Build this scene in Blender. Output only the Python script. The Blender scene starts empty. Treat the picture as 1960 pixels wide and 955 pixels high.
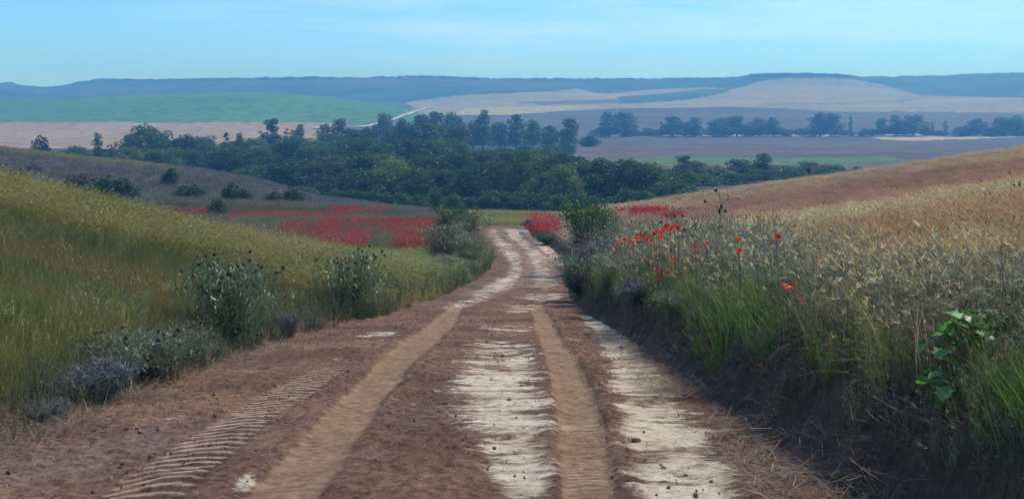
import bpy, math, random
import numpy as np
R = math.radians
random.seed(7); rng = np.random.default_rng(7)
scene = bpy.context.scene
COL = scene.collection

# ------------------------------------------------------------------ camera
F_PX, CX, HY = 1960.0, 980.0, 230.0            # focal length and eye-level line in photo pixels
cam_d = bpy.data.cameras.new('camera'); cam = bpy.data.objects.new('camera', cam_d); COL.objects.link(cam)
cam.location = (0, 0, 0); cam.rotation_euler = (R(90), 0, 0)
cam_d.sensor_width = 36; cam_d.lens = 36; cam_d.shift_y = -(477.5-HY)/1960.0
cam_d.clip_start = 0.1; cam_d.clip_end = 12000
scene.camera = cam
# ------------------------------------------------------------------ sky, sun, exposure
SUN_AZ, SUN_EL = 62, 57
w = bpy.data.worlds.new('World'); scene.world = w; w.use_nodes = True
nt = w.node_tree; nt.nodes.clear()
out = nt.nodes.new('ShaderNodeOutputWorld'); bg = nt.nodes.new('ShaderNodeBackground')
sky = nt.nodes.new('ShaderNodeTexSky'); sky.sky_type = 'NISHITA'; sky.sun_disc = False
sky.sun_elevation = R(SUN_EL); sky.sun_rotation = R(SUN_AZ); sky.air_density = 1.0; sky.dust_density = 0.3; sky.ozone_density = 3.0
tint = nt.nodes.new('ShaderNodeMix'); tint.data_type = 'RGBA'; tint.blend_type = 'MULTIPLY'; tint.inputs[0].default_value = 1
tint.inputs[7].default_value = (0.68, 1.07, 1.46, 1)
tc = nt.nodes.new('ShaderNodeTexCoord'); mp = nt.nodes.new('ShaderNodeMapping'); mp.inputs['Scale'].default_value = (2.2, 2.2, 26)
mp.inputs['Location'].default_value = (0.9, 0, 0.3)
cn = nt.nodes.new('ShaderNodeTexNoise'); cn.inputs['Scale'].default_value = 1.3; cn.inputs['Detail'].default_value = 6; cn.inputs['Roughness'].default_value = .55
cr = nt.nodes.new('ShaderNodeMapRange'); cr.inputs[1].default_value = .44; cr.inputs[2].default_value = .74; cr.inputs[3].default_value = 0; cr.inputs[4].default_value = .55
cl = nt.nodes.new('ShaderNodeMix'); cl.data_type = 'RGBA'; cl.inputs[7].default_value = (6.5, 8.3, 9.3, 1)
L_ = nt.links.new
L_(tc.outputs['Generated'], mp.inputs[0]); L_(mp.outputs[0], cn.inputs[0]); L_(cn.outputs[0], cr.inputs[0])
L_(sky.outputs[0], tint.inputs[6]); L_(tint.outputs[2], cl.inputs[6]); L_(cr.outputs[0], cl.inputs[0])
L_(cl.outputs[2], bg.inputs[0]); L_(bg.outputs[0], out.inputs[0]); bg.inputs[1].default_value = 0.128
sd = bpy.data.lights.new('sun', 'SUN'); sun = bpy.data.objects.new('sun', sd); COL.objects.link(sun)
sd.energy = 3.7; sd.angle = R(0.5); sd.color = (1, .89, .72)
sun.rotation_euler = (R(90-SUN_EL), 0, R(180-SUN_AZ)); sun.location = (60, 60, 90)
vs = scene.view_settings; vs.view_transform = 'Standard'; vs.look = 'None'; vs.gamma = 1; vs.exposure = 0.2; vs.use_curve_mapping = False
cy = scene.cycles; cy.max_bounces = 3; cy.diffuse_bounces = 2; cy.glossy_bounces = 1; cy.transmission_bounces = 2
cy.use_adaptive_sampling = True; cy.adaptive_threshold = 0.03; cy.use_light_tree = False
cy.volume_bounces = 0; cy.transparent_max_bounces = 8; cy.use_denoising = True; cy.caustics_reflective = False; cy.caustics_refractive = False

# ------------------------------------------------------------------ helpers
def tag(o, label=None, cat=None, group=None, kind=None):
    if label: o['label'] = label
    if cat: o['category'] = cat
    if group: o['group'] = group
    if kind: o['kind'] = kind
    return o
def mesh_np(name, V, Fs, mats=(), mi=None, smooth=False, fattr=None, vattr=None):
    if not isinstance(Fs, (list, tuple)): Fs = [Fs]
    Fs = [np.asarray(f, dtype=np.int32) for f in Fs if len(f)]
    me = bpy.data.meshes.new(name)
    V = np.asarray(V, dtype=np.float32)
    me.vertices.add(len(V)); me.vertices.foreach_set('co', V.ravel())
    loops = np.concatenate([f.ravel() for f in Fs]); tot = np.concatenate([np.full(len(f), f.shape[1], np.int32) for f in Fs])
    st = np.concatenate([[0], np.cumsum(tot)[:-1]]).astype(np.int32)
    me.loops.add(len(loops)); me.loops.foreach_set('vertex_index', loops)
    me.polygons.add(len(tot)); me.polygons.foreach_set('loop_start', st)
    me.polygons.foreach_set('use_smooth', np.full(len(tot), smooth, bool))
    for m in mats: me.materials.append(m)
    if mi is not None: me.polygons.foreach_set('material_index', np.asarray(mi, np.int32))
    for k, a in (fattr or {}).items():
        at = me.attributes.new(k, 'FLOAT', 'FACE'); at.data.foreach_set('value', np.asarray(a, np.float32))
    for k, a in (vattr or {}).items():
        at = me.attributes.new(k, 'FLOAT', 'POINT'); at.data.foreach_set('value', np.asarray(a, np.float32))
    me.update(calc_edges=True)
    return me
def obj(name, me, parent=None, loc=(0, 0, 0), rot=(0, 0, 0), scl=(1, 1, 1)):
    o = bpy.data.objects.new(name, me); COL.objects.link(o)
    o.location = loc; o.rotation_euler = rot; o.scale = scl
    if parent: o.parent = parent
    return o
def hash2(i, j, s):
    h = (i.astype(np.int64)*374761393 + j.astype(np.int64)*668265263 + s*1442695041) & 0xffffffff
    h = ((h ^ (h >> 13))*1274126177) & 0xffffffff
    return ((h ^ (h >> 16)) & 0xffff)/65535.0
def vnoise(x, y, s=0):
    x = np.asarray(x, float); y = np.asarray(y, float)
    i = np.floor(x); j = np.floor(y); fx = x-i; fy = y-j
    fx = fx*fx*(3-2*fx); fy = fy*fy*(3-2*fy)
    a = hash2(i, j, s); b = hash2(i+1, j, s); c = hash2(i, j+1, s); d = hash2(i+1, j+1, s)
    return (a*(1-fx)+b*fx)*(1-fy)+(c*(1-fx)+d*fx)*fy
def fbm(x, y, s=0, o=4):
    r = 0; a = .5; t = 0
    for k in range(o):
        r = r+a*vnoise(x, y, s+k*17); t += a; a *= .5; x = x*2.03+11.3; y = y*2.03+4.7
    return r/t
def sstep(a, b, x):
    t = np.clip((x-a)/(b-a), 0, 1); return t*t*(3-2*t)
def pchip(xs, ys, x):
    """monotone cubic interpolation; ys may be (n,) or (n,m) with x (m,) or scalar-shaped"""
    xs = np.asarray(xs, float); ys = np.asarray(ys, float)
    h = np.diff(xs); d = np.diff(ys)/h
    m = np.zeros_like(ys); m[0] = d[0]; m[-1] = d[-1]
    for k in range(1, len(xs)-1):
        if d[k-1]*d[k] > 0:
            w1 = 2*h[k]+h[k-1]; w2 = h[k]+2*h[k-1]; m[k] = (w1+w2)/(w1/d[k-1]+w2/d[k])
    x = np.clip(np.asarray(x, float), xs[0], xs[-1])
    i = np.clip(np.searchsorted(xs, x)-1, 0, len(xs)-2)
    t = (x-xs[i])/h[i]; H = h[i]
    return ys[i]*(1+2*t)*(1-t)**2+m[i]*H*t*(1-t)**2+ys[i+1]*t*t*(3-2*t)+m[i+1]*H*t*t*(t-1)

# ------------------------------------------------------------------ terrain height  (metres, eye level = 0)
ZR_D = [0, 5.2, 12, 21.8, 34, 50, 60, 70, 80, 88, 95, 100, 110, 120, 130]
ZR_Z = [-1.24, -1.92, -2.82, -4.1, -5.7, -7.4, -8.1, -8.65, -9.05, -9.3, -9.75, -10.3, -11.3, -12.2, -12.9]
def ZR(d): return pchip(ZR_D, ZR_Z, d)
def XL(d): return np.interp(d, [0, 12, 16.5, 20.8, 28, 34, 42, 50, 60, 70, 80, 88, 100, 130], [-3.5, -3.45, -3.4, -2.75, -2.3, -2.1, -1.7, -1.28, -1.07, -1.43, -2.04, -2.47, -3.0, -4])
def XR(d): return np.interp(d, [0, 10, 16, 21.7, 29.6, 34, 50, 60, 70, 80, 88, 100, 130], [1.68, 1.68, 1.65, 1.5, 1.6, 1.82, 2.68, 3.06, 2.5, 1.5, 1.12, .7, 0])
def H_near(x, d):
    z = ZR(d)
    a = np.maximum(XL(d)-x, 0)
    g = 1-sstep(30, 50, d)
    z1 = .10*sstep(0, .5, a)*g + .235*g*np.maximum(a-.25, 0)*sstep(0, 1.5, a) - .004*(1-g)*a
    b = np.maximum(x-XR(d), 0)
    hb = np.interp(d, [0, 20, 40, 90], [.62, .6, .5, .6])
    q = np.maximum(b-.6, 0)
    z2 = hb*sstep(0.02, .55, b)+.08*np.minimum(q, 2)+.142*np.maximum(q-2, 0)
    z2 = z2*(1-.0*d)
    bump = (fbm(x*.35, d*.35, 3)-.5)*.35*np.clip((a+b-.8)/3, 0, 1)
    return z+z1+z2+bump
PXC = np.array([-900, -300, 0, 90, 210, 310, 480, 620, 700, 800, 900, 1000, 1090, 1200, 1350, 1415, 1440, 1540, 1625, 1665, 1800, 1960, 2300, 2900], float)
def row(*kv):
    p = [k for k, _ in kv]; v = [q for _, q in kv]; return np.interp(PXC, p, v)
FAR = [  # (distance, row of heights in m as picture heights where 'y')
 (112, 'z', row((-300, -9.5), (310, -9.5), (480, -9.8), (620, -10.), (800, -10.6), (900, -11.3), (1000, -11.6), (1090, -11.), (1200, -10.), (1400, -8.2), (1960, -3.6), (2900, 3))),
 (130, 'y', row((-300, 335), (0, 352), (310, 372), (480, 388), (620, 399), (800, 408), (900, 424), (1000, 427), (1090, 425), (1200, 420), (1400, 385), (1960, 320), (2900, 250))),
 (150, 'y', row((-300, 285), (0, 305), (310, 334), (480, 356), (620, 386), (800, 409), (900, 409), (1000, 410), (1090, 412), (1200, 412), (1400, 395), (1960, 345), (2900, 290))),
 (165, 'y', row((-300, 265), (0, 286), (310, 320), (480, 347), (620, 388), (800, 405), (900, 405), (1000, 405), (1200, 405), (1400, 398), (1960, 360), (2900, 320))),
 (200, 'z', row((-300, -5), (0, -8.5), (310, -12), (480, -15), (620, -16.6), (2900, -16.8))),
 (260, 'z', row((-300, -14), (0, -15.5), (310, -16.5), (2900, -17))),
 (420, 'z', row((-300, -16), (2900, -16.4))),
 (620, 'y', row((-300, 282), (620, 281), (2900, 281))),
 (900, 'y', row((-300, 250), (620, 252), (700, 256), (1000, 261), (2900, 261))),
 (1050, 'y', row((-300, 232), (620, 234), (700, 238), (800, 242), (1000, 241), (2900, 240))),
 (1300, 'y', row((-300, 203), (0, 199), (210, 190), (310, 186), (480, 182), (620, 189), (700, 199), (800, 213), (1000, 217), (1200, 213), (1350, 209), (1540, 213), (1800, 216), (2900, 218))),
 (1400, 'y', row((-300, 196), (0, 190), (90, 191), (210, 184), (310, 180.5), (480, 178), (620, 186), (700, 197), (800, 210), (1000, 206), (1200, 203), (1540, 202), (1960, 207), (2900, 208))),
 (1600, 'y', row((-300, 196), (0, 196), (310, 196), (620, 200), (700, 203), (800, 206), (900, 196), (1000, 189), (1200, 191), (1440, 185), (1540, 181), (1640, 186), (1800, 193), (1960, 190), (2900, 190))),
 (1900, 'y', row((-300, 185), (0, 186), (310, 188), (620, 186), (800, 187), (900, 178), (1000, 174), (1200, 177), (1350, 171), (1440, 165), (1540, 162), (1640, 166), (1800, 177), (1960, 169), (2900, 165))),
 (2200, 'y', row((-300, 160), (0, 166), (90, 173), (210, 161), (310, 160), (620, 157), (800, 156), (1000, 157), (1200, 158), (1350, 155), (1415, 152), (1440, 145.5), (1540, 144), (1625, 145), (1665, 152.5), (1800, 151), (1960, 147), (2900, 140))),
 (2400, 'y', row((-300, 155), (0, 161), (90, 169), (210, 152.5), (310, 153.5), (480, 152), (620, 150), (700, 150.5), (800, 148), (900, 151), (1000, 153), (1200, 153), (1400, 151), (1440, 150), (1640, 151), (1800, 147.5), (1960, 141), (2900, 132))),
 (2700, 'y', row((-300, 158), (0, 165), (90, 172), (210, 158), (620, 156), (1000, 158), (1400, 158), (1960, 148), (2900, 140))),
]
FD = np.log(np.array([f[0] for f in FAR], float))
FZ = np.array([(f[2] if f[1] == 'z' else (HY-f[2])/F_PX*f[0]) for f in FAR])      # rows x columns, metres
def H_far(x, d):
    sh = np.shape(x); x = np.ravel(x); d = np.ravel(np.maximum(d, 1.0)); px = CX+F_PX*x/d
    # interpolate along columns (pchip per row), then rows
    cols = np.array([pchip(PXC, FZ[k], px) for k in range(len(FD))])
    ld = np.clip(np.log(d), FD[0], FD[-1]); i = np.clip(np.searchsorted(FD, ld)-1, 0, len(FD)-2)
    t = (ld-FD[i])/(FD[i+1]-FD[i]); n = np.arange(len(d))
    a, b = cols[i, n], cols[i+1, n]; a0 = cols[np.maximum(i-1, 0), n]; b1 = cols[np.minimum(i+2, len(FD)-1), n]
    h1 = FD[i+1]-FD[i]; h0 = np.where(i > 0, FD[i]-FD[np.maximum(i-1, 0)], h1); h2 = np.where(i < len(FD)-2, FD[np.minimum(i+2, len(FD)-1)]-FD[i+1], h1)
    s1 = (b-a)/h1; s0 = np.where(i > 0, (a-a0)/h0, s1); s2 = np.where(i < len(FD)-2, (b1-b)/h2, s1)
    lim = lambda p, q: np.where(p*q > 0, 2*p*q/(p+q+1e-12), 0)
    ma, mb = lim(s0, s1), lim(s1, s2)
    z = a*(1+2*t)*(1-t)**2+ma*h1*t*(1-t)**2+b*t*t*(3-2*t)+mb*h1*t*t*(t-1)
    z = z+(fbm(x*.05, d*.05, 9)-.5)*np.clip(d*.004, 0, 2.5)
    return z.reshape(sh)
def H(x, d):
    x = np.asarray(x, float); d = np.asarray(d, float)
    k = sstep(92, 114, d)
    zn = H_near(x, np.minimum(d, 130)); 
    if np.all(k <= 0): return zn
    return zn*(1-k)+H_far(x, np.maximum(d, 60))*k
def Hs(x, d): return float(H(np.array([x]), np.array([d]))[0])
DT = np.concatenate([np.arange(3, 120, .1), np.arange(120, 2600, 3)])
def hit(px, py, h=0.0):
    """first place along the sight line whose height over ground is h"""
    x = (px-CX)/F_PX*DT; z = (HY-py)/F_PX*DT
    g = z-(H(x, DT)+h); k = np.argmax(g < 0)
    d = DT[k]; return float(x[k]), float(d), float(H(x[k:k+1], DT[k:k+1])[0])
def hits_near(px, py, h, d0=62):
    DN = np.arange(d0, 165, .5)
    x = ((px-CX)/F_PX)[:, None]*DN[None, :]; z = ((HY-py)/F_PX)[:, None]*DN[None, :]; dd = np.broadcast_to(DN, x.shape)
    k = np.argmax(z-(H(x, dd)+h) < 0, 1); n = np.arange(len(k)); return x[n, k], DN[k]
def at(px, d):
    x = (px-CX)/F_PX*d; return x, d, Hs(x, d)

# ------------------------------------------------------------------ materials
def new_mat(name):
    m = bpy.data.materials.new(name); m.use_nodes = True; n = m.node_tree; n.nodes.clear()
    o = n.nodes.new('ShaderNodeOutputMaterial'); return m, n, o
class G:
    """small node-graph helper"""
    def __init__(s, n): s.n = n
    def node(s, t, **kw):
        q = s.n.nodes.new(t)
        for k, v in kw.items(): setattr(q, k, v)
        return q
    def link(s, a, b): s.n.links.new(a, b)
    def obco(s, scl=(1, 1, 1)):
        t = s.node('ShaderNodeTexCoord'); m = s.node('ShaderNodeMapping'); m.inputs['Scale'].default_value = scl
        s.link(t.outputs['Object'], m.inputs[0]); return m.outputs[0]
    def noise(s, co, scale, detail=4, rough=.55, dist=0):
        q = s.node('ShaderNodeTexNoise'); q.inputs['Scale'].default_value = scale; q.inputs['Detail'].default_value = detail
        q.inputs['Roughness'].default_value = rough; q.inputs['Distortion'].default_value = dist; s.link(co, q.inputs[0]); return q.outputs[0]
    def rng(s, v, a, b, c=0., d=1., smooth=True):
        q = s.node('ShaderNodeMapRange'); q.interpolation_type = 'SMOOTHSTEP' if smooth else 'LINEAR'
        for k, x in enumerate((a, b, c, d)): q.inputs[k+1].default_value = x
        s.link(v, q.inputs[0]); return q.outputs[0]
    def math(s, op, a, b=None):
        q = s.node('ShaderNodeMath', operation=op)
        for k, x in enumerate((a, b)):
            if x is None: continue
            if isinstance(x, (int, float)): q.inputs[k].default_value = x
            else: s.link(x, q.inputs[k])
        return q.outputs[0]
    def mix(s, f, a, b, blend='MIX'):
        q = s.node('ShaderNodeMix', data_type='RGBA', blend_type=blend)
        for k, x in ((0, f), (6, a), (7, b)):
            if isinstance(x, (int, float)): q.inputs[k].default_value = x
            elif isinstance(x, (tuple, list)): q.inputs[k].default_value = (*x, 1) if len(x) == 3 else x
            else: s.link(x, q.inputs[k])
        return q.outputs[2]
    def attr(s, name, kind='GEOMETRY', out='Fac'):
        q = s.node('ShaderNodeAttribute', attribute_type=kind, attribute_name=name); return q.outputs[out]
    def bump(s, h, strength=.5, dist=.05):
        q = s.node('ShaderNodeBump'); q.inputs['Strength'].default_value = strength; q.inputs['Distance'].default_value = dist
        s.link(h, q.inputs['Height']); return q.outputs[0]
    def bsdf(s, o, col, rough=.9, normal=None, spec=.2):
        q = s.node('ShaderNodeBsdfPrincipled'); q.inputs['Roughness'].default_value = rough; q.inputs['Specular IOR Level'].default_value = spec
        if isinstance(col, tuple): q.inputs[0].default_value = (*col, 1)
        else: s.link(col, q.inputs[0])
        if normal is not None: s.link(normal, q.inputs['Normal'])
        s.link(q.outputs[0], o.inputs[0]); return q
def ground_mat(name, a, b, c=None, s1=.15, s2=2.0, bump=.3, bd=.1, stretch=(1, 1, 1)):
    m, n, o = new_mat(name); g = G(n); co = g.obco(stretch)
    f1 = g.rng(g.noise(co, s1, 5), .35, .65); col = g.mix(f1, a, b)
    if c: col = g.mix(g.rng(g.noise(co, s1*.37, 3), .5, .7), col, c)
    f2 = g.noise(co, s2, 5, .65); col = g.mix(.55, col, g.mix(g.rng(f2, .3, .7), (.35, .35, .35), (1.3, 1.3, 1.3)), 'MULTIPLY')
    g.bsdf(o, col, .95, g.bump(f2, bump, bd), .1); return m
def leaf_mat(name, cols, transl=.4, inst=False, rough=.6, tcol=None, obj_var=.35, gloss=.08):
    m, n, o = new_mat(name); g = G(n)
    if inst: base = g.attr('tint', 'INSTANCER', 'Color')
    else:
        oi = g.node('ShaderNodeObjectInfo'); base = g.mix(oi.outputs['Random'], cols[0], cols[1])
    v = g.attr('v')
    br = g.rng(v, 0, 1, .45, 1.55, False)
    q = g.node('ShaderNodeCombineColor')
    for k in range(3): g.link(br, q.inputs[k])
    col = g.mix(1., base, q.outputs[0], 'MULTIPLY')
    d = g.node('ShaderNodeBsdfDiffuse'); g.link(col, d.inputs[0])
    t = g.node('ShaderNodeBsdfTranslucent'); g.link(g.mix(1., col, tcol or (1.15, 1.25, .55), 'MULTIPLY'), t.inputs[0])
    mx = g.node('ShaderNodeMixShader'); mx.inputs[0].default_value = transl
    g.link(d.outputs[0], mx.inputs[1]); g.link(t.outputs[0], mx.inputs[2])
    gl = g.node('ShaderNodeBsdfGlossy'); gl.inputs['Roughness'].default_value = .45; gl.inputs[0].default_value = (.8, .85, .9, 1)
    m2 = g.node('ShaderNodeMixShader'); m2.inputs[0].default_value = gloss
    g.link(mx.outputs[0], m2.inputs[1]); g.link(gl.outputs[0], m2.inputs[2]); g.link(m2.outputs[0], o.inputs[0])
    return m
def plain_mat(name, col, rough=.8, nscale=8, var=.5, bump=.3):
    m, n, o = new_mat(name); g = G(n); f = g.noise(g.obco(), nscale, 5)
    c2 = tuple(x*var for x in col); g.bsdf(o, g.mix(g.rng(f, .3, .7), c2, col), rough, g.bump(f, bump, .01), .2); return m

M = {}
M['bark'] = plain_mat('bark', (.10, .085, .07), .9, 14)
M['deadwood'] = plain_mat('dead_wood', (.13, .12, .12), .9, 14)
M['leaf_dark'] = leaf_mat('leaf_dark', ((.030, .072, .042), (.085, .125, .050)), .4, gloss=.02)
M['leaf_mid'] = leaf_mat('leaf_mid', ((.055, .120, .050), (.125, .165, .060)), .42, gloss=.02)
M['leaf_pop'] = leaf_mat('leaf_poplar', ((.045, .090, .060), (.070, .115, .065)), .38, gloss=.03)
M['leaf_scrub'] = leaf_mat('leaf_scrub', ((.035, .070, .042), (.065, .098, .052)), .3, gloss=.02)
M['leaf_shrub'] = leaf_mat('leaf_shrub', ((.040, .088, .036), (.065, .115, .042)), .38, gloss=.03)
M['leaf_grey'] = leaf_mat('leaf_grey', ((.075, .085, .11), (.10, .11, .125)), .25, gloss=.04)
M['leaf_greygreen'] = leaf_mat('leaf_grey_green', ((.10, .13, .085), (.15, .165, .105)), .35, gloss=.06)
M['leaf_thistle'] = leaf_mat('leaf_thistle', ((.085, .15, .06), (.10, .17, .065)), .4, gloss=.08)
M['leaf_bright'] = leaf_mat('leaf_bright', ((.085, .22, .035), (.115, .25, .04)), .5, gloss=.05)
M['grass_bright'] = leaf_mat('grass_bright', ((.10, .20, .045), (.135, .23, .055)), .5, gloss=.04)
M['straw'] = leaf_mat('straw', ((.30, .25, .17), (.38, .31, .2)), .3, gloss=.05)
M['stem'] = leaf_mat('stem', ((.15, .16, .08), (.19, .18, .10)), .25)
M['head'] = plain_mat('seed_head', (.085, .065, .06), .9, 40)
M['inst'] = leaf_mat('grass_blades', None, .38, inst=True, gloss=.02, tcol=(1.15, 1.05, .72))
M['petal'] = leaf_mat('poppy_petal', ((.52, .018, .012), (.62, .03, .015)), .5, tcol=(1.5, .8, .7), gloss=.03)
M['petal_i'] = leaf_mat('poppy_petal_mass', None, .45, inst=True, tcol=(1.3, .8, .8), gloss=.0)
M['pod'] = plain_mat('poppy_centre', (.02, .02, .02), .8, 30)
M['white'] = leaf_mat('white_petal', ((.65, .65, .6), (.7, .7, .66)), .3, tcol=(1, 1, 1))
M['stone'] = plain_mat('pale_stone', (.55, .52, .46), .9, 6, .7)
M['clod'] = plain_mat('earth_clod', (.15, .095, .072), .95, 20, .55)

# ------------------------------------------------------------------ road
def py_to_d(py):
    D = np.arange(3.5, 92, .05); P = HY-F_PX*ZR(D)/D
    return np.interp(-np.asarray(py, float), -P, D)
def bands(lst, x, d, soft=.3):
    """lst of (py, x0, x1) in the order top to bottom; returns a mask with soft sides"""
    dd = py_to_d([q[0] for q in lst]); o = np.argsort(dd); dd = dd[o]
    a = np.array([(q[1]-CX)/F_PX for q in lst])[o]*dd; b = np.array([(q[2]-CX)/F_PX for q in lst])[o]*dd
    c = np.interp(d, dd, (a+b)/2); hw = np.interp(d, dd, (b-a)/2)
    e = np.clip((hw*(1+soft)-np.abs(x-c))/(hw*2*soft), 0, 1)
    ends = np.clip((d-dd[0]*.96)/(dd[0]*.05), 0, 1)*np.clip((dd[-1]*1.04-d)/(dd[-1]*.05), 0, 1)
    return e*ends, x-c, hw
CH_A = [(652, 905, 975), (670, 890, 1020), (700, 880, 1025), (730, 868, 1020), (770, 868, 1040), (800, 890, 1060), (830, 905, 1055), (870, 930, 1055), (920, 945, 1060), (1010, 950, 1065)]
CH_B = [(604, 1108, 1140), (630, 1130, 1195), (660, 1150, 1215), (700, 1165, 1250), (740, 1172, 1290), (800, 1182, 1335), (860, 1190, 1368), (1010, 1215, 1460)]
CH_C = [(890, 488, 505), (955, 425, 475), (1010, 385, 440)]
CH_D = [(439, 932, 952), (455, 935, 962), (470, 950, 988), (490, 965, 1002), (505, 975, 1002), (525, 970, 1000), (540, 940, 992), (555, 915, 968), (575, 880, 930), (592, 840, 890)]
CH_E = [(444, 1000, 1012), (455, 1008, 1024), (470, 1026, 1050), (490, 1045, 1078), (508, 1062, 1086)]
CH_F = [(439, 960, 1000), (460, 978, 1010), (475, 992, 1032), (490, 1005, 1058), (510, 1012, 1058), (530, 1015, 1065), (550, 1005, 1075)]
CH_G = [[(584, 955, 1045), (596, 955, 1030)], [(622, 915, 1040), (634, 930, 1035)], [(563, 990, 1085), (573, 1000, 1085)], [(636, 690, 770), (646, 690, 760)]]
SA_L = [(588, 862, 886), (620, 822, 872), (660, 762, 832), (700, 715, 785), (760, 655, 735), (830, 590, 690), (900, 520, 650), (1010, 405, 560)]
SA_R = [(596, 1018, 1046), (640, 1032, 1072), (700, 1050, 1110), (760, 1065, 1140), (840, 1070, 1160), (1010, 1078, 1190)]
TR_L = [(684, 640, 700), (720, 560, 650), (760, 480, 590), (800, 410, 530), (850, 325, 475), (900, 250, 420), (1010, 90, 300)]
RUT_L = [(439, 950, 958), (470, 985, 995), (500, 1000, 1020), (520, 1000, 1020), (545, 985, 1005), (570, 920, 945), (588, 865, 885)]
RUT_R = [(444, 1004, 1008), (470, 1020, 1030), (500, 1050, 1062), (540, 1040, 1055), (570, 1030, 1045), (596, 1020, 1044)]
def row_d(lo, hi, mid, f1, f2):
    a = [lo]
    while a[-1] < mid: a.append(a[-1]*(1+f1))
    while a[-1] < hi: a.append(a[-1]*(1+f2))
    a[-1] = hi; return np.array(a)
def grid_faces(nr, nc):
    i = np.arange(nr-1)[:, None]*nc+np.arange(nc-1)[None, :]
    return np.stack([i, i+1, i+1+nc, i+nc], -1).reshape(-1, 4)
def chalk_soil(name, a, b, c=None, **k): return ground_mat(name, a, b, c, **k)
def build_road():
    D = row_d(4.0, 114, 30, .0024, .005); NC = 250
    s = np.linspace(0, 1, NC); dd = np.repeat(D[:, None], NC, 1)
    xl = XL(D)-.7; xr = XR(D)+.06
    x = xl[:, None]+(xr-xl)[:, None]*s[None, :]
    z = H(x, dd)
    u = np.minimum(sstep(0, .08, s), sstep(0, .03, 1-s))[None, :]
    mA = bands(CH_A, x, dd, .55)[0]; mB = bands(CH_B, x, dd, .45)[0]
    chalk = np.maximum(mA, mB)
    for q in [CH_C, CH_D, CH_E, CH_F]: chalk = np.maximum(chalk, bands(q, x, dd, .6)[0]*.80*(.55+.9*fbm(x*.9, dd*.22, 44)))
    for q in CH_G: chalk = np.maximum(chalk, bands(q, x, dd, .5)[0]*.75)
    sL, uL, wL = bands(SA_L, x, dd, .25); sR, uR, wR = bands(SA_R, x, dd, .25)
    rl = bands(RUT_L, x, dd, .5)[0]; rr = bands(RUT_R, x, dd, .5)[0]
    sand = np.maximum(np.maximum(sL, sR), .5*np.maximum(rl, rr))
    tr, uT, wT = bands(TR_L, x, dd, .25)
    # relief: ruts with berms, tread bars, crumbly soil
    h = -.035*sL*(.6+.8*fbm(x*2, dd*.6, 38))-.035*sR*(.6+.8*fbm(x*2, dd*.6, 39))-.03*np.maximum(rl, rr)
    for uu, ww in ((uL, wL), (uR, wR)):
        e = np.exp(-((np.abs(uu)-ww*1.25)/(.09))**2); h += .006*e*(.4+1.2*fbm(x*2.5, dd*2.5, 36))*sstep(4, 6, dd)*(1-sstep(20, 24, dd))
    un = uT/np.maximum(wT, .05)
    ph = (dd-.06*un+.11*un*un+.035*(fbm(x*2.2, dd*2.2, 5)-.5))/.165
    bar = np.clip(np.cos(2*math.pi*ph)*1.5-.3, -1, 1)
    wob = .55+.9*fbm(x*3, dd*1.6, 21)
    fadeT = np.clip((1.12-np.abs(un))/.3, 0, 1)*tr
    h += fadeT*(.015*bar*np.clip(wob*1.6-.75, .1, 1.15)-.012)
    ph2 = (dd+.06*np.abs(uR/np.maximum(wR, .05))+.02*fbm(x*5, dd*5, 8))/.085
    bar2 = np.cos(2*math.pi*ph2)*sR*(.3+1.1*fbm(x*2, dd*1.2, 31))
    h += .006*bar2*(1-sstep(12, 20, dd))
    lugs = np.cos(2*math.pi*(dd+.05*fbm(x*6, dd*6, 4))/.14)*np.exp(-((uR-wR*1.45)/.09)**2)*(1-sstep(14, 20, dd))
    h += .018*lugs
    rough = (fbm(x*9, dd*9, 40)-.5)*.03+(fbm(x*26, dd*26, 41)-.5)*.018
    crumb = np.clip(fbm(x*24, dd*24, 61, 3)-.55, 0, 1)*.075
    calm = np.clip(1-.8*sand-.75*chalk, .15, 1)*(1-.85*np.clip(fadeT*1.5, 0, 1))
    h += (rough+crumb)*calm*(1-.6*sstep(15, 45, dd))
    h += (fbm(x*1.2, dd*.9, 77)-.5)*.10
    h -= .015*chalk
    chalk2 = np.maximum(chalk, fadeT*np.clip(.25+.5*bar, 0, .75)*sstep(.25, .6, fbm(x*1.1, dd*.8, 91)+.25))
    z = z+h*u
    V = np.stack([x, dd, z], -1).reshape(-1, 3)
    verge = np.maximum(sstep(.0, .9, XL(dd)+.75-x), 0)
    grey = sstep(.35, .7, fbm(x*.7+3, dd*.5, 66))*(1-sstep(7.0, 10, dd))
    vert = dict(bars=(fadeT*sstep(.35, .9, bar)*sstep(.22, .5, fbm(x*1.1, dd*.7, 91)+.12)*(1-.5*sstep(9, 12, dd))).ravel(), chalk=chalk.ravel(), sand=sand.ravel(), grey=grey.ravel(), tread=(sR*(.5+.5*bar2)).ravel(), verge=verge.ravel())
    m, n, o = new_mat('track_soil'); g = G(n); co = g.obco(); cs = g.obco((.8, 1.5, 1))
    big = g.noise(co, .9, 5); fine = g.noise(co, 13, 8, .7); mid = g.noise(cs, 4.5, 8, .75, .6); mid2 = g.noise(g.obco((.7, 1.3, 1)), 1.7, 7, .68, .8)
    dirt = g.mix(g.rng(big, .35, .65), (.112, .066, .044), (.185, .112, .072))
    dirt = g.mix(g.attr('grey'), dirt, (.165, .115, .092))
    dirt = g.mix(g.rng(fine, .28, .72), g.mix(1., dirt, (.34, .33, .36), 'MULTIPLY'), g.mix(1., dirt, (1.45, 1.42, 1.4), 'MULTIPLY'))
    dirt = g.mix(g.rng(g.noise(co, 42, 4, .7), .60, .72), dirt, (.33, .25, .20))
    sandc = g.mix(g.rng(mid, .3, .7), (.18, .112, .068), (.30, .197, .12))
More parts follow.
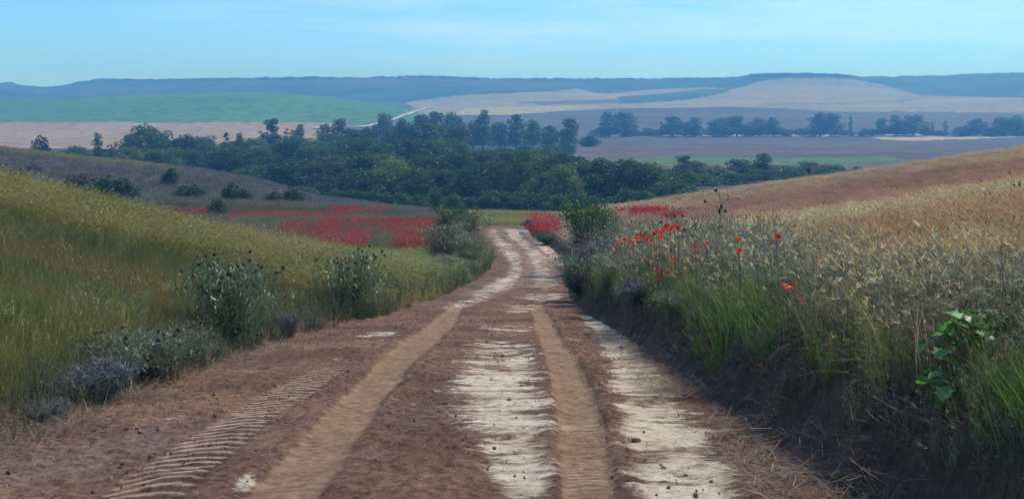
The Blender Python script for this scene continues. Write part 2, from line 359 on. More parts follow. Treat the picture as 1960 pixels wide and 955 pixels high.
    sandc = g.mix(.85, sandc, g.mix(g.rng(fine, .3, .7), (.55, .55, .55), (1.3, 1.3, 1.3)), 'MULTIPLY')
    sf = g.rng(g.math('ADD', g.attr('sand'), g.math('ADD', g.math('MULTIPLY', g.math('SUBTRACT', mid, .5), 1.3), g.math('MULTIPLY', g.math('SUBTRACT', mid2, .5), .9))), .28, .72)
    col = g.mix(g.math('MULTIPLY', sf, .96), dirt, sandc)
    chalkc = g.mix(g.rng(mid2, .35, .7), (.42, .33, .23), (.62, .54, .41))
    chalkc = g.mix(g.rng(g.noise(co, 22, 5, .7), .55, .75), chalkc, (.32, .24, .17))
    cn_ = g.math('ADD', g.math('MULTIPLY', g.math('SUBTRACT', mid, .5), 2.0), g.math('MULTIPLY', g.math('SUBTRACT', mid2, .5), 2.5))
    cf = g.rng(g.math('ADD', g.math('MULTIPLY', g.attr('chalk'), .74), cn_), .32, .84)
    cf = g.math('MULTIPLY', cf, g.rng(fine, .25, .58, .3, 1.))
    cf = g.math('MULTIPLY', cf, g.math('SUBTRACT', 1., g.math('MULTIPLY', sf, .65)))
    col = g.mix(cf, col, chalkc)
    col = g.mix(g.math('MULTIPLY', g.rng(g.attr('tread'), .55, .9, 0, .55), g.rng(mid2, .4, .6)), col, (.44, .35, .25))
    col = g.mix(g.math('MULTIPLY', g.rng(g.attr('bars'), .3, .8, 0, .7), g.rng(mid, .3, .6, .15, 1.)), col, (.44, .34, .25))
    bm = g.math('ADD', g.math('MULTIPLY', fine, 1.), g.math('MULTIPLY', mid, .7))
    g.bsdf(o, col, .95, g.bump(bm, .8, .035), .12)
    me = mesh_np('dirt_track', V, grid_faces(len(D), NC), [m], smooth=True, vattr=vert)
    tag(obj('dirt_track', me), 'rutted reddish dirt track with white chalky patches winding downhill', 'track', kind='structure')
build_road()

# ------------------------------------------------------------------ near fields
M['meadow'] = ground_mat('meadow_soil', (.07, .075, .032), (.10, .088, .038), (.11, .075, .04), .25, 5, .5, .08)
M['field'] = ground_mat('grain_field_soil', (.15, .105, .065), (.19, .14, .085), (.14, .09, .06), .3, 5, .5, .08)
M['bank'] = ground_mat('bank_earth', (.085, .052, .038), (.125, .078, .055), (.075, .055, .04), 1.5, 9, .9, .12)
M['verge'] = ground_mat('verge_earth', (.11, .075, .055), (.085, .07, .045), None, 1.2, 10, .8, .06)
def sheet(name, D, x0, x1, n, mat, label, cat, pw=1.0, rough=0.0):
    s = np.linspace(0, 1, n)**pw
    dd = np.repeat(D[:, None], n, 1); a = x0(D)[:, None]; b = x1(D)[:, None]
    x = a+(b-a)*s[None, :]; z = H(x, dd)
    if rough: z = z+rough*(fbm(x*5, dd*5, 14)-.5)*np.minimum(1, 6*s*(1-s)+.0)[None, :]*2
    me = mesh_np(name, np.stack([x, dd, z], -1).reshape(-1, 3), grid_faces(len(D), n), [mat], smooth=True)
    return tag(obj(name, me), label, cat, kind='structure')
Dn = row_d(2.0, 114, 30, .008, .009)
sheet('meadow_ground', Dn, lambda d: XL(d)-.95, lambda d: -.80*d-12, 170, M['meadow'], 'rough meadow ground rising on the left of the track', 'meadow', 1.6)
sheet('verge', row_d(2.0, 114, 40, .005, .01), lambda d: XL(d)-.66, lambda d: XL(d)-1.0, 12, M['verge'], 'narrow earth verge along the left edge of the track', 'verge')
Db = row_d(2.0, 114, 30, .004, .009)
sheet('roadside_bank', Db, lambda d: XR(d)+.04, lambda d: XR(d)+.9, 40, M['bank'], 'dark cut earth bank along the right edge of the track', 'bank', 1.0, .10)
sheet('barley_field_ground', Dn, lambda d: XR(d)+.88, lambda d: .80*d+16, 170, M['field'], 'dry grain field sloping up on the right', 'field', 1.6)
# ------------------------------------------------------------------ far country, split into fields
M['olive'] = ground_mat('olive_grass', (.15, .16, .045), (.19, .19, .06), None, .2, 2.5, .4, .1)
M['scrubland'] = ground_mat('scrub_soil', (.085, .085, .080), (.12, .115, .105), (.07, .09, .055), .12, 1.5, .6, .3)
M['drygrass'] = ground_mat('dry_ridge_grass', (.17, .165, .07), (.21, .185, .10), None, .1, 1.5, .4, .2)
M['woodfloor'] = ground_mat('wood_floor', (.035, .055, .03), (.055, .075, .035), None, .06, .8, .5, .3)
M['stubble'] = ground_mat('stubble', (.31, .21, .115), (.36, .25, .14), (.28, .18, .11), .012, .2, .2, .3, (1, .25, 1))
M['greenhill'] = ground_mat('green_crop', (.070, .165, .048), (.095, .195, .052), (.14, .22, .06), .006, .10, .2, .4, (1, .5, 1))
M['plough'] = ground_mat('ploughed_soil', (.095, .078, .070), (.130, .105, .085), (.085, .075, .07), .010, .15, .2, .3, (.5, 1.6, 1))
M['crop'] = ground_mat('green_strip', (.085, .14, .05), (.105, .16, .055), None, .02, .2, .2, .3)
M['beige'] = ground_mat('pale_fallow', (.40, .32, .20), (.46, .37, .24), (.36, .26, .18), .01, .12, .2, .3, (.6, 1.4, 1))
M['beigehill'] = ground_mat('fallow_hill', (.27, .22, .125), (.34, .275, .15), (.22, .21, .11), .006, .10, .2, .5, (.7, 1.3, 1))
M['ridge'] = ground_mat('ridge_scrub', (.035, .07, .045), (.085, .12, .065), (.12, .10, .075), .008, .05, .5, 1.)
M['yellow'] = ground_mat('yellow_crop', (.36, .31, .12), (.40, .34, .15), None, .01, .12, .2, .3)
M['darkfield'] = ground_mat('dark_fallow', (.13, .12, .12), (.16, .14, .13), None, .01, .12, .2, .5)
REG = [('olive_meadow', 'olive', 'small yellow green meadow where the track disappears'),
 ('scrub_slope', 'scrubland', 'purple grey scrub hillside behind the left meadow'),
 ('ridge_grass', 'drygrass', 'dry yellow grass strip on top of the scrub hillside'),
 ('valley_floor', 'woodfloor', 'dark green valley floor under the wood'),
 ('stubble_field', 'stubble', 'pale pinkish stubble field below the green hill'),
 ('green_hillside', 'greenhill', 'smooth green crop hillside at left in the distance'),
 ('ploughed_field', 'plough', 'flat purplish ploughed field right of the wood'),
 ('crop_strip', 'crop', 'narrow green crop strip in front of the ploughed field'),
 ('pale_fallow_field', 'beige', 'bright pale fallow field below the right tree line'),
 ('fallow_hillside', 'beigehill', 'beige fallow hillsides right of the green hill'),
 ('plateau_ridge', 'ridge', 'blue hazy scrub covered plateau ridge on the skyline'),
 ('upper_ploughed_field', 'plough', 'dark purplish slope behind the right tree line'),
 ('dark_fallow_field', 'darkfield', 'grey band of fallow between the beige hillsides'),
 ('yellow_field', 'yellow', 'yellowish field at the foot of the beige hillsides')]
def poly(px, py, pts):
    inside = np.zeros(px.shape, bool); n = len(pts)
    for k in range(n):
        (x1, y1), (x2, y2) = pts[k], pts[(k+1) % n]
        c = ((y1 > py) != (y2 > py)) & (px < (x2-x1)*(py-y1)/((y2-y1) or 1e-9)+x1)
        inside ^= c
    return inside
def build_far():
    D = row_d(114, 2700, 2699, .0085, .02); pxs = np.arange(-500, 2461, 4.0); NC = len(pxs)
    dd = np.repeat(D[:, None], NC, 1); x = (pxs[None, :]-CX)/F_PX*dd; z = H(x, dd)
    z = z+np.where(dd > 1800, (fbm(x*.03, dd*.03, 5)-.5)*6+np.clip(fbm(x*.05, dd*.02, 6)-.58, 0, 1)*22, 0)*sstep(1800, 2200, dd)
    V = np.stack([x, dd, z], -1).reshape(-1, 3); Fc = grid_faces(len(D), NC)
    c = V[Fc].mean(1); d = c[:, 1]; px = CX+F_PX*c[:, 0]/d; py = HY-F_PX*c[:, 2]/d
    jx = (fbm(c[:, 0]*.02, d*.02, 51)-.5); px2 = px+jx*14
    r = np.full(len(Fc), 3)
    r[(d < 150) & (px > 860) & (px < 1120)] = 0
    r[(d < 172) & (px2 < 880)] = 1
    r[(d > 157) & (d < 200) & (px2 < 330)] = 2
    r[(d < 200) & (px >= 1120)] = 3
    r[(d >= 560+jx*60) & (px2 < 690)] = 4
    right = px2 > 1090
    r[right & (d > 255)] = 6
    far_ = d > 255; P_ = lambda pts: poly(px+jx*8, py+jx*2, pts)
    r[far_ & P_([(1190, 306), (1260, 301), (1480, 303), (1700, 300), (1740, 308), (1560, 317), (1380, 316), (1240, 319)]) & (d < 520)] = 7
    r[(d > 600) & (d < 900) & P_([(1642, 256), (1750, 253), (1960, 251), (2500, 250), (2500, 261), (1960, 263), (1850, 267), (1750, 270), (1690, 268)])] = 8
    r[(px2 > 1190) & (d > 908) & (d < 945) & (fbm(c[:, 0]*.012, d*.002, 53) > .46)] = 8
    r[(d > 945) & (px > 640)] = 11
    base = np.interp(px, [640, 800, 980, 1170, 1400, 1500, 1620, 1960, 2500], [228, 221, 219, 208, 205, 208, 214, 216, 216])+jx*3
    up = (px > 640) & ((d >= 1480) | ((px > 800) & (d >= 1150))) & (py < base)
    r[up] = 10
    r[up & (d < 2080) & P_([(775, 198), (800, 193), (840, 187), (900, 181), (980, 178), (1060, 175), (1100, 169), (1140, 178), (1165, 180), (1260, 171), (1355, 167), (1400, 173), (1450, 158), (1500, 151), (1640, 152), (1700, 165), (1760, 184), (1960, 188), (2600, 188), (2600, 240), (800, 240), (790, 205)])] = 9
    r[up & P_([(985, 195), (1090, 193), (1185, 190), (1212, 199), (1120, 200), (1040, 202)])] = 12
    r[up & P_([(1180, 186), (1260, 181), (1350, 171), (1400, 172), (1385, 179), (1310, 192), (1250, 197), (1195, 198)])] = 10
    r[up & P_([(1470, 199), (1640, 197), (1765, 189.5), (1765, 191.5), (1640, 199), (1470, 201)])] = 12
    r[up & (d < 1420) & P_([(870, 222), (890, 206), (960, 198), (1040, 203), (1150, 204), (1000, 219)])] = 13
    r[(px2 < 800) & (d > 1040+jx*20) & (d < 1480)] = 5
    r[(px < 640) & (d >= 1480)] = 10
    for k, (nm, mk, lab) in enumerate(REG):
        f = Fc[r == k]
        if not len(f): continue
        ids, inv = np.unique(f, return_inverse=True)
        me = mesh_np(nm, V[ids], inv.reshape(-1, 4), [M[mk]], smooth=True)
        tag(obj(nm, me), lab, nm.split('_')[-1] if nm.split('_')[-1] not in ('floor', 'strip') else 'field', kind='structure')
build_far()
def farm_track():
    P = [(600, 247), (690, 245), (745, 234), (790, 217), (832, 205)]
    pts = [hit(px, py)[:2] for px, py in P]
    n = 60; t = np.linspace(0, len(pts)-1, n); X = np.interp(t, range(len(pts)), [p[0] for p in pts]); Dd = np.interp(t, range(len(pts)), [p[1] for p in pts])
    tx = np.gradient(X); td = np.gradient(Dd); L = np.hypot(tx, td); nx, nd = -td/L, tx/L
    V = []
    for s in (-3, 3):
        a = X+nx*s; b = Dd+nd*s; V.append(np.stack([a, b, H(a, b)+1.2], -1))
    V = np.concatenate(V); i = np.arange(n-1); f = np.stack([i, i+1, i+1+n, i+n], -1)
    me = mesh_np('farm_track', V, f, [plain_mat('white_track', (.45, .42, .36), .95, .2, .85)])
    tag(obj('farm_track', me), 'thin white farm track climbing beside the green hill', 'track', kind='structure')
farm_track()

# ------------------------------------------------------------------ plant pieces
def blades(base, az, length, lean, bend, width, seg=3, rs=rng, tip=.12):
    n = len(az); V = np.zeros((n, (seg+1)*2, 3)); dirx, diry = np.cos(az), np.sin(az)
    tw = az+np.pi/2+rs.uniform(-.9, .9, n); wx, wy = np.cos(tw), np.sin(tw)
    ang = lean.copy(); p = base.copy()
    for k in range(seg+1):
        wd = width*(1-(k/seg)**1.6*(1-tip))*.5
        V[:, 2*k] = p-np.stack([wx*wd, wy*wd, 0*wd], -1); V[:, 2*k+1] = p+np.stack([wx*wd, wy*wd, 0*wd], -1)
        st = length/seg
        p = p+np.stack([dirx*np.sin(ang)*st, diry*np.sin(ang)*st, np.cos(ang)*st], -1); ang = ang+bend/seg
    b = (np.arange(n)*(seg+1)*2)[:, None, None]; k = (np.arange(seg)*2)[None, :, None]
    F = (b+k+np.array([0, 1, 3, 2])[None, None, :]).reshape(-1, 4)
    tipd = np.stack([dirx*np.sin(ang), diry*np.sin(ang), np.cos(ang)], -1)
    return V.reshape(-1, 3), F, p, tipd
def leaves(c, size, rs=rng, aspect=.6, up=0.0, nrm=None):
    n = len(c); a = rs.normal(size=(n, 3)); a[:, 2] *= 1-.3*up; a /= np.linalg.norm(a, axis=1, keepdims=True)
    b = rs.normal(size=(n, 3)); b = np.cross(a, b); b /= np.linalg.norm(b, axis=1, keepdims=True)+1e-9
    s = np.asarray(size)[:, None] if np.ndim(size) else size
    V = np.stack([c-a*s, c+b*s*aspect, c+a*s, c-b*s*aspect], 1).reshape(-1, 3)
    return V, np.arange(n*4).reshape(-1, 4)
def tube(P, rad, sides=5):
    P = np.asarray(P, float); n = len(P); V = []
    for k in range(n):
        t = P[min(k+1, n-1)]-P[max(k-1, 0)]; t = t/(np.linalg.norm(t)+1e-9)
        u = np.cross(t, [.31, .95, .05]); u /= np.linalg.norm(u)+1e-9; v = np.cross(t, u)
        for j in range(sides):
            a = 2*math.pi*j/sides; V.append(P[k]+rad[k]*(math.cos(a)*u+math.sin(a)*v))
    F = [(k*sides+j, k*sides+(j+1) % sides, (k+1)*sides+(j+1) % sides, (k+1)*sides+j) for k in range(n-1) for j in range(sides)]
    return np.array(V), np.array(F)
class MB:
    def __init__(s): s.V = []; s.F = []; s.v = []; s.n = 0; s.m = []
    def add(s, V, F, val=None, mi=0, rs=rng):
        s.V.append(V); s.F.append(np.asarray(F)+s.n); s.n += len(V)
        s.v.append(rs.uniform(.15, .85, len(F)) if val is None else np.broadcast_to(val, (len(F),))); s.m.append(np.full(len(F), mi))
    def mesh(s, name, mats, smooth=False):
        ks = sorted({f.shape[1] for f in s.F}); Fs, v, m = [], [], []
        for k in ks:
            Fs.append(np.concatenate([f for f in s.F if f.shape[1] == k])); v.append(np.concatenate([a for a, f in zip(s.v, s.F) if f.shape[1] == k])); m.append(np.concatenate([a for a, f in zip(s.m, s.F) if f.shape[1] == k]))
        return mesh_np(name, np.concatenate(s.V), Fs, mats, mi=np.concatenate(m), smooth=smooth, fattr={'v': np.concatenate(v)})
def ico(rad, sub=1, jit=0., rs=rng):
    import bmesh
    bm = bmesh.new(); bmesh.ops.create_icosphere(bm, subdivisions=sub, radius=rad)
    V = np.array([v.co[:] for v in bm.verts]); F = np.array([[v.index for v in f.verts] for f in bm.faces]); bm.free()
    if jit: V = V*(1+rs.uniform(-jit, jit, (len(V), 1)))
    return V, F

# ------------------------------------------------------------------ trees: unit-height prototypes (mesh data shared by the copies)
def crown_pts(rs, lobes, n):
    k = rs.choice(len(lobes), n, p=np.array([l[3]**2 for l in lobes])/sum(l[3]**2 for l in lobes))
    L = np.array(lobes)[k]; dr = rs.normal(size=(n, 3)); dr /= np.linalg.norm(dr, axis=1, keepdims=True)
    rr = L[:, 3]*(1-.55*rs.random(n)**2.2)*rs.uniform(.82, 1.1, n)
    return L[:, :3]+dr*rr[:, None]*np.array([1, 1, .85])
def tree_proto(kind, seed, mat):
    rs = np.random.default_rng(seed); tr = MB(); cr = MB(); lobes = []
    if kind == 'round':
        n, wd, z0, z1, lr, nl, ls = 20, .36, .12, .86, (.13, .20), 4200, .021
    elif kind == 'tall':
        n, wd, z0, z1, lr, nl, ls = 20, .17, .10, .92, (.08, .125), 2800, .018
    elif kind == 'slim':
        n, wd, z0, z1, lr, nl, ls = 12, .06, .18, .95, (.04, .06), 1200, .013
    elif kind == 'bush':
        n, wd, z0, z1, lr, nl, ls = 15, .42, .16, .80, (.18, .27), 3000, .030
    elif kind == 'scrub':
        n, wd, z0, z1, lr, nl, ls = 10, .45, .2, .75, (.2, .3), 1300, .042
    else:   # snag: mostly bare branches
        n, wd, z0, z1, lr, nl, ls = 6, .14, .25, .7, (.05, .09), 420, .016
    for i in range(n):
        t = (i+.5)/n; zz = z0+(z1-z0)*t
        prof = {'round': math.sin(math.pi*min(1, .22+.72*t))**.7, 'bush': math.sin(math.pi*(.3+.62*t))**.8, 'scrub': math.sin(math.pi*(.35+.55*t))}.get(kind, math.sin(math.pi*(.2+.75*t))**.6)
        a = i*2.4+rs.uniform(-.5, .5); r = wd*prof*rs.uniform(.35, 1.0)
        lobes.append((r*math.cos(a), r*math.sin(a), zz+rs.uniform(-.04, .04), rs.uniform(*lr)*(1.1-.35*t)))
    P = crown_pts(rs, lobes, nl)
    P = P[P[:, 2] > (.03 if kind in ('bush', 'scrub') else .10)]
    V, F = leaves(P, rs.uniform(.6, 1.4, len(P))*ls, rs, .62)
    lob = rs.uniform(-.18, .18, 1)
    val = np.clip(.5+(fbm(P[:, 0]*7+seed, P[:, 2]*7+P[:, 1]*5, seed)-.5)*1.3+rs.uniform(-.2, .2, len(P)), .02, 1)
    cr.add(V, F, val)
    # trunk and limbs
    top = z1*.85; nseg = 6; tp = [np.array([rs.normal()*.012*k, rs.normal()*.012*k, top*k/nseg-.04]) for k in range(nseg+1)]
    r0 = {'round': .026, 'tall': .018, 'slim': .012, 'bush': .018, 'scrub': .018}.get(kind, .02)
    tr.add(*tube(tp, [r0*(1-.8*k/nseg) for k in range(nseg+1)], 6), .5)
    for i in rs.choice(len(lobes), min(len(lobes), 9), replace=False):
        l = np.array(lobes[i][:3]); b = tp[min(nseg, max(1, int((l[2]*.55)/top*nseg)))]
        m = (b+l)/2+np.array([0, 0, -.02]); tr.add(*tube([b, m, l], [r0*.45, r0*.3, r0*.1], 4), .5)
    if kind == 'snag':
        for i in range(9):
            k = rs.integers(2, nseg+1); a = rs.uniform(0, 6.28); b = tp[k]; e = b+np.array([math.cos(a)*.16, math.sin(a)*.16, rs.uniform(.08, .28)])
            tr.add(*tube([b, (b+e)/2+np.array([0, 0, -.02]), e], [.008, .006, .002], 4), .5)
    return tr.mesh('trunk', [M['deadwood'] if kind == 'snag' else M['bark']], True), cr.mesh('crown', [mat])
PROTO = {}
for i in range(5): PROTO['round', i] = tree_proto('round', 100+i, M['leaf_dark'])
for i in range(3): PROTO['light', i] = tree_proto('round', 150+i, M['leaf_mid'])
for i in range(3): PROTO['tall', i] = tree_proto('tall', 200+i, M['leaf_pop'])
for i in range(2): PROTO['slim', i] = tree_proto('slim', 250+i, M['leaf_pop'])
for i in range(3): PROTO['bush', i] = tree_proto('bush', 300+i, M['leaf_shrub'])
for i in range(3): PROTO['scrub', i] = tree_proto('scrub', 350+i, M['leaf_scrub'])
for i in range(2): PROTO['snag', i] = tree_proto('snag', 400+i, M['leaf_dark'])
COUNT = {}
def tree(name, kind, px, d, top_py, wpx, label, cat, group, sink=.0):
    x, d, zg = at(px, d); h = (HY-top_py)/F_PX*d-zg+sink
    if h < .5: h = .5
    k = COUNT.get(kind, 0); COUNT[kind] = k+1
    n = len([1 for q in PROTO if q[0] == kind]); tm, cm = PROTO[kind, k % n]
    e = obj(name, None, None, (x, d, zg-sink), (0, 0, random.uniform(0, 6.28)))
    nat = {'round': .92, 'light': .92, 'tall': .5, 'slim': .2, 'bush': 1.15, 'scrub': 1.25, 'snag': .45}[kind]
    s = (wpx/F_PX*d)/(nat); e.scale = (s, s, h)
    tag(e, label, cat, group); obj('trunk', tm, e); obj('crown', cm, e)
    return e
def ordw(i):
    w_ = 'first second third fourth fifth sixth seventh eighth ninth tenth eleventh twelfth thirteenth fourteenth fifteenth sixteenth seventeenth eighteenth nineteenth twentieth'.split()
    w_ += [t+'-'+w_[k] for t in ('twenty', 'thirty') for k in range(9)][:9]+['thirtieth']+['thirty-'+w_[k] for k in range(9)]+['fortieth']+['forty-'+w_[k] for k in range(9)]
    return w_[i]
def tree_row(where, group, lst, name='valley_tree', word='tree'):
    lst = sorted(lst, key=lambda q: q[1])
    desc = {'round': 'dark rounded', 'light': 'lighter green rounded', 'tall': 'tall upright', 'slim': 'slender pole-like', 'bush': 'low spreading', 'scrub': 'low dark', 'snag': 'half dead bare'}
    for i, (kind, px, d, top, wd) in enumerate(lst):
        tree(name, kind, px, d, top-(16 if name == 'hillside_bush' else 0), wd*(1.35 if kind in ('tall', 'round', 'light') and ('far fields' in where or 'grain' in where) else 1.), f'{desc[kind]} {word}, {ordw(i)} from the left {where}', word if word != 'tree' else 'tree', group)
rr = random.Random(3)
def fill(x0, x1, step, d, topf, wd, kinds):
    o = []; x = x0
    while x < x1:
        o.append((rr.choice(kinds), x+rr.uniform(-.3, .3)*step, d*rr.uniform(.94, 1.06), topf(x)+rr.uniform(-9, 7), wd*rr.uniform(.8, 1.25))); x += step*rr.uniform(.8, 1.2)
    return o
ip = lambda *kv: (lambda x: float(np.interp(x, [k for k, _ in kv], [v for _, v in kv])))
# front edge of the wood, above the meadow at the end of the track
tree_row('in the front row of the wood', 'trees of the front edge of the wood', fill(575, 1300, 33, 192, ip((600, 348), (700, 322), (850, 318), (980, 300), (1100, 302), (1200, 305), (1300, 330)), 112, ['round', 'round', 'light', 'round']))
tree_row('in the second row of the wood', 'trees of the second row of the wood', fill(470, 1115, 33, 235, ip((500, 318), (650, 292), (860, 292), (960, 282), (1110, 296)), 108, ['round', 'light', 'round']))
tree_row('in the third row of the wood', 'trees of the third row of the wood', fill(240, 1105, 33, 310, ip((250, 285), (420, 283), (600, 272), (720, 262), (860, 262), (900, 282), (1100, 282)), 100, ['light', 'round', 'round']))
tree_row('in the fourth row of the wood', 'trees of the fourth row of the wood', fill(330, 905, 34, 410, ip((330, 262), (600, 262), (700, 240), (820, 232), (905, 246)), 88, ['round', 'round', 'light', 'tall']))
tree_row('in the back row of the wood', 'trees at the back of the wood', [('round', 735, 560, 212, 60), ('tall', 770, 570, 222, 44), ('round', 805, 560, 214, 66), ('tall', 835, 560, 208, 52), ('round', 868, 565, 209, 60), ('tall', 925, 570, 209, 48), ('round', 905, 575, 226, 50), ('tall', 988, 580, 214, 54), ('round', 955, 585, 230, 52), ('round', 1020, 585, 226, 48), ('round', 1052, 590, 238, 50), ('tall', 1090, 590, 222, 60), ('round', 1125, 600, 258, 44)])
tree_row('on the left tail of the wood', 'trees of the left tail of the wood', [('scrub', 80, 330, 252, 52), ('round', 150, 330, 274, 60), ('tall', 187, 340, 253, 34), ('scrub', 215, 330, 272, 60), ('round', 275, 350, 233, 92), ('round', 305, 345, 243, 86), ('round', 250, 340, 253, 70), ('round', 350, 350, 252, 70), ('snag', 368, 355, 233, 40), ('snag', 405, 355, 238, 34), ('slim', 433, 360, 250, 18), ('tall', 458, 360, 249, 24), ('snag', 500, 440, 226, 30), ('tall', 520, 440, 221, 48), ('slim', 548, 440, 244, 18), ('tall', 573, 440, 236, 36), ('slim', 560, 445, 246, 16), ('tall', 622, 450, 232, 44), ('tall', 650, 450, 222, 52), ('round', 690, 455, 244, 50), ('round', 395, 330, 268, 70), ('scrub', 120, 300, 282, 60)])
tree_row('in the line across the far fields', 'trees in the line across the far fields', [('tall', 1165, 860, 214, 44), ('tall', 1195, 865, 211, 52), ('slim', 1216, 870, 232, 10), ('slim', 1266, 870, 232, 9), ('tall', 1287, 875, 220, 46), ('tall', 1330, 875, 224, 36), ('round', 1383, 880, 220, 40), ('tall', 1410, 880, 219, 42), ('round', 1455, 880, 222, 42), ('tall', 1480, 880, 224, 32), ('scrub', 1530, 880, 243, 34), ('tall', 1568, 885, 212, 36), ('round', 1590, 885, 213, 44), ('slim', 1628, 885, 218, 11), ('tall', 1688, 890, 224, 30), ('tall', 1715, 890, 220, 34), ('round', 1748, 890, 217, 46), ('slim', 1785, 890, 232, 10), ('slim', 1810, 890, 228, 12), ('round', 1868, 890, 224, 36), ('round', 1918, 885, 221, 42), ('round', 1945, 885, 219, 44), ('scrub', 1655, 890, 244, 28), ('round', 1240, 880, 244, 30), ('round', 1310, 878, 232, 34), ('tall', 1365, 880, 229, 30), ('scrub', 1430, 882, 240, 40), ('scrub', 1505, 882, 246, 36), ('round', 1730, 892, 230, 36), ('scrub', 1770, 892, 238, 34), ('round', 1840, 892, 240, 30), ('scrub', 1895, 890, 240, 40), *[('bush', 1150+58*k, 896+(k*7 % 9), 242+(k*5 % 7), 62) for k in range(15)]])
tree_row('behind the right grain field skyline', 'trees behind the right grain field', [('tall', 1308, 285, 294, 40), ('round', 1330, 290, 306, 60), ('light', 1372, 280, 316, 64), ('round', 1415, 285, 302, 58), ('tall', 1462, 290, 292, 44), ('round', 1445, 290, 308, 56), ('light', 1500, 285, 314, 60), ('round', 1550, 290, 306, 56), ('round', 1592, 290, 312, 60), ('scrub', 1640, 290, 316, 60), ('light', 1285, 240, 330, 64), ('round', 1225, 240, 318, 70), ('round', 1180, 230, 308, 64), ('light', 1140, 235, 300, 60), ('bush', 1345, 262, 330, 80), ('bush', 1400, 265, 326, 84), ('bush', 1455, 268, 322, 84), ('bush', 1520, 270, 320, 80), ('bush', 1575, 272, 318, 80), ('bush', 1295, 235, 345, 80), ('bush', 1250, 225, 352, 80), ('round', 1190, 205, 298, 108), ('light', 1240, 208, 306, 100), ('round', 1280, 212, 318, 92), ('tall', 1150, 200, 296, 60)])
tree_row('among the pale clearings behind the wood', 'bushes in the clearings behind the wood', [('bush', 1005, 470, 272, 46), ('bush', 1045, 475, 276, 44), ('bush', 1085, 480, 270, 46), ('bush', 960, 440, 280, 50), ('bush', 925, 430, 284, 46), ('scrub', 1135, 640, 262, 40)], 'clearing_bush', 'bush')
tree_row('on the purple grey scrub hillside', 'bushes on the scrub hillside', [('scrub', 150, 120, 342, 92), ('scrub', 195, 118, 345, 96), ('scrub', 235, 117, 352, 80), ('scrub', 328, 138, 332, 44), ('scrub', 362, 120, 366, 78), ('scrub', 345, 122, 374, 60), ('scrub', 440, 121, 360, 50), ('scrub', 465, 124, 374, 50), ('scrub', 560, 130, 370, 46), ('scrub', 525, 126, 378, 50), ('scrub', 415, 104, 390, 52), ('scrub', 60, 140, 330, 50), ('scrub', 20, 135, 335, 60)], 'hillside_bush', 'bush')
tree_row('at the bottom of the slope before the wood', 'bushes at the foot of the wood', [('bush', 832, 160, 360, 44), ('bush', 868, 158, 368, 44), ('bush', 808, 152, 378, 50), *[('bush', 640+33*k, 172+(k*37 % 9), 366+(k*53 % 17)-8, 66) for k in range(19)], ('bush', 835, 118, 394, 44), ('bush', 880, 112, 394, 64)], 'slope_bush', 'bush')

# ------------------------------------------------------------------ shrubs beside the track
def shrub_mesh(seed, mat, leaf=.03, n=5000, stems=22, spiky=False, narrow=.42, tips=False):
    """unit height shrub: many stems with leaves along them"""
    rs = np.random.default_rng(seed); st = MB(); fo = MB()
    az = rs.uniform(0, 6.28, stems); base = np.stack([np.cos(az)*rs.uniform(0, .14, stems), np.sin(az)*rs.uniform(0, .14, stems), np.zeros(stems)-.03], -1)
    tip = []; mids = []
    for i in range(stems):
        ln = rs.uniform(.55, 1.0); sp = narrow*rs.uniform(.1, 1)**.7
        e = np.array([math.cos(az[i])*sp, math.sin(az[i])*sp, ln*(1-.25*sp)]); m = base[i]*.5+e*.5+np.array([0, 0, .08])+rs.normal(size=3)*.03
        e = e*np.array([1, 1, rs.uniform(.9, 1.2)]); st.add(*tube([base[i], (base[i]+m)/2, m, e], [.008, .007, .005, .003], 4), .5); tip.append(e); mids.append(m)
        for q in range(4):
            t = rs.uniform(.35, .9); b = m*(1-t)+e*t if t > .5 else base[i]*(1-t)+m*t; f = b+np.array([rs.normal()*.11, rs.normal()*.11, rs.uniform(.05, .2)])
            st.add(*tube([b, f], [.004, .002], 3), .5); tip.append(f)
    tip = np.array(tip)
    k = rs.integers(0, len(tip), n); c = tip[k]+rs.normal(size=(n, 3))*np.array([.075, .075, .085]); 
    low = rs.random(n) < .45; j = rs.integers(0, stems, n); t = rs.random(n)[:, None]; c2 = base[j]*(1-t)+np.array(mids)[j]*t+rs.normal(size=(n, 3))*.07
    c = np.where(low[:, None], c2, c); c = c[c[:, 2] > .01]
    if spiky:
        nn = len(c); V, F, _, _ = blades(c, rs.uniform(0, 6.28, nn), rs.uniform(1.4, 3.6, nn)*leaf, rs.uniform(.2, 1.5, nn), rs.uniform(.2, 1.2, nn), np.full(nn, leaf*.42), 2, rs, .05)
    else: V, F = leaves(c, rs.uniform(.55, 1.4, len(c))*leaf*.5, rs, .55)
    nf = len(F)//len(c); val = np.repeat(np.clip(.5+(fbm(c[:, 0]*6+seed, c[:, 2]*6+c[:, 1]*4, seed)-.5)*1.2+rs.uniform(-.22, .22, len(c)), .02, 1), nf)
    fo.add(V, F, val)
    return st.mesh('stems', [M['stem']], True), fo.mesh('foliage', [mat]), tip
SH = {}
for i in range(3): SH['green', i] = shrub_mesh(500+i, M['leaf_shrub'], .045, 6000, 26)
for i in range(3): SH['grey', i] = shrub_mesh(520+i, M['leaf_greygreen'], .038, 3200, 46, True, .5)
for i in range(2): SH['blue', i] = shrub_mesh(540+i, M['leaf_grey'], .04, 6000, 40, True, .6)
for i in range(2): SH['thistle', i] = shrub_mesh(560+i, M['leaf_thistle'], .042, 3000, 40, True, .50)
HEADM = None
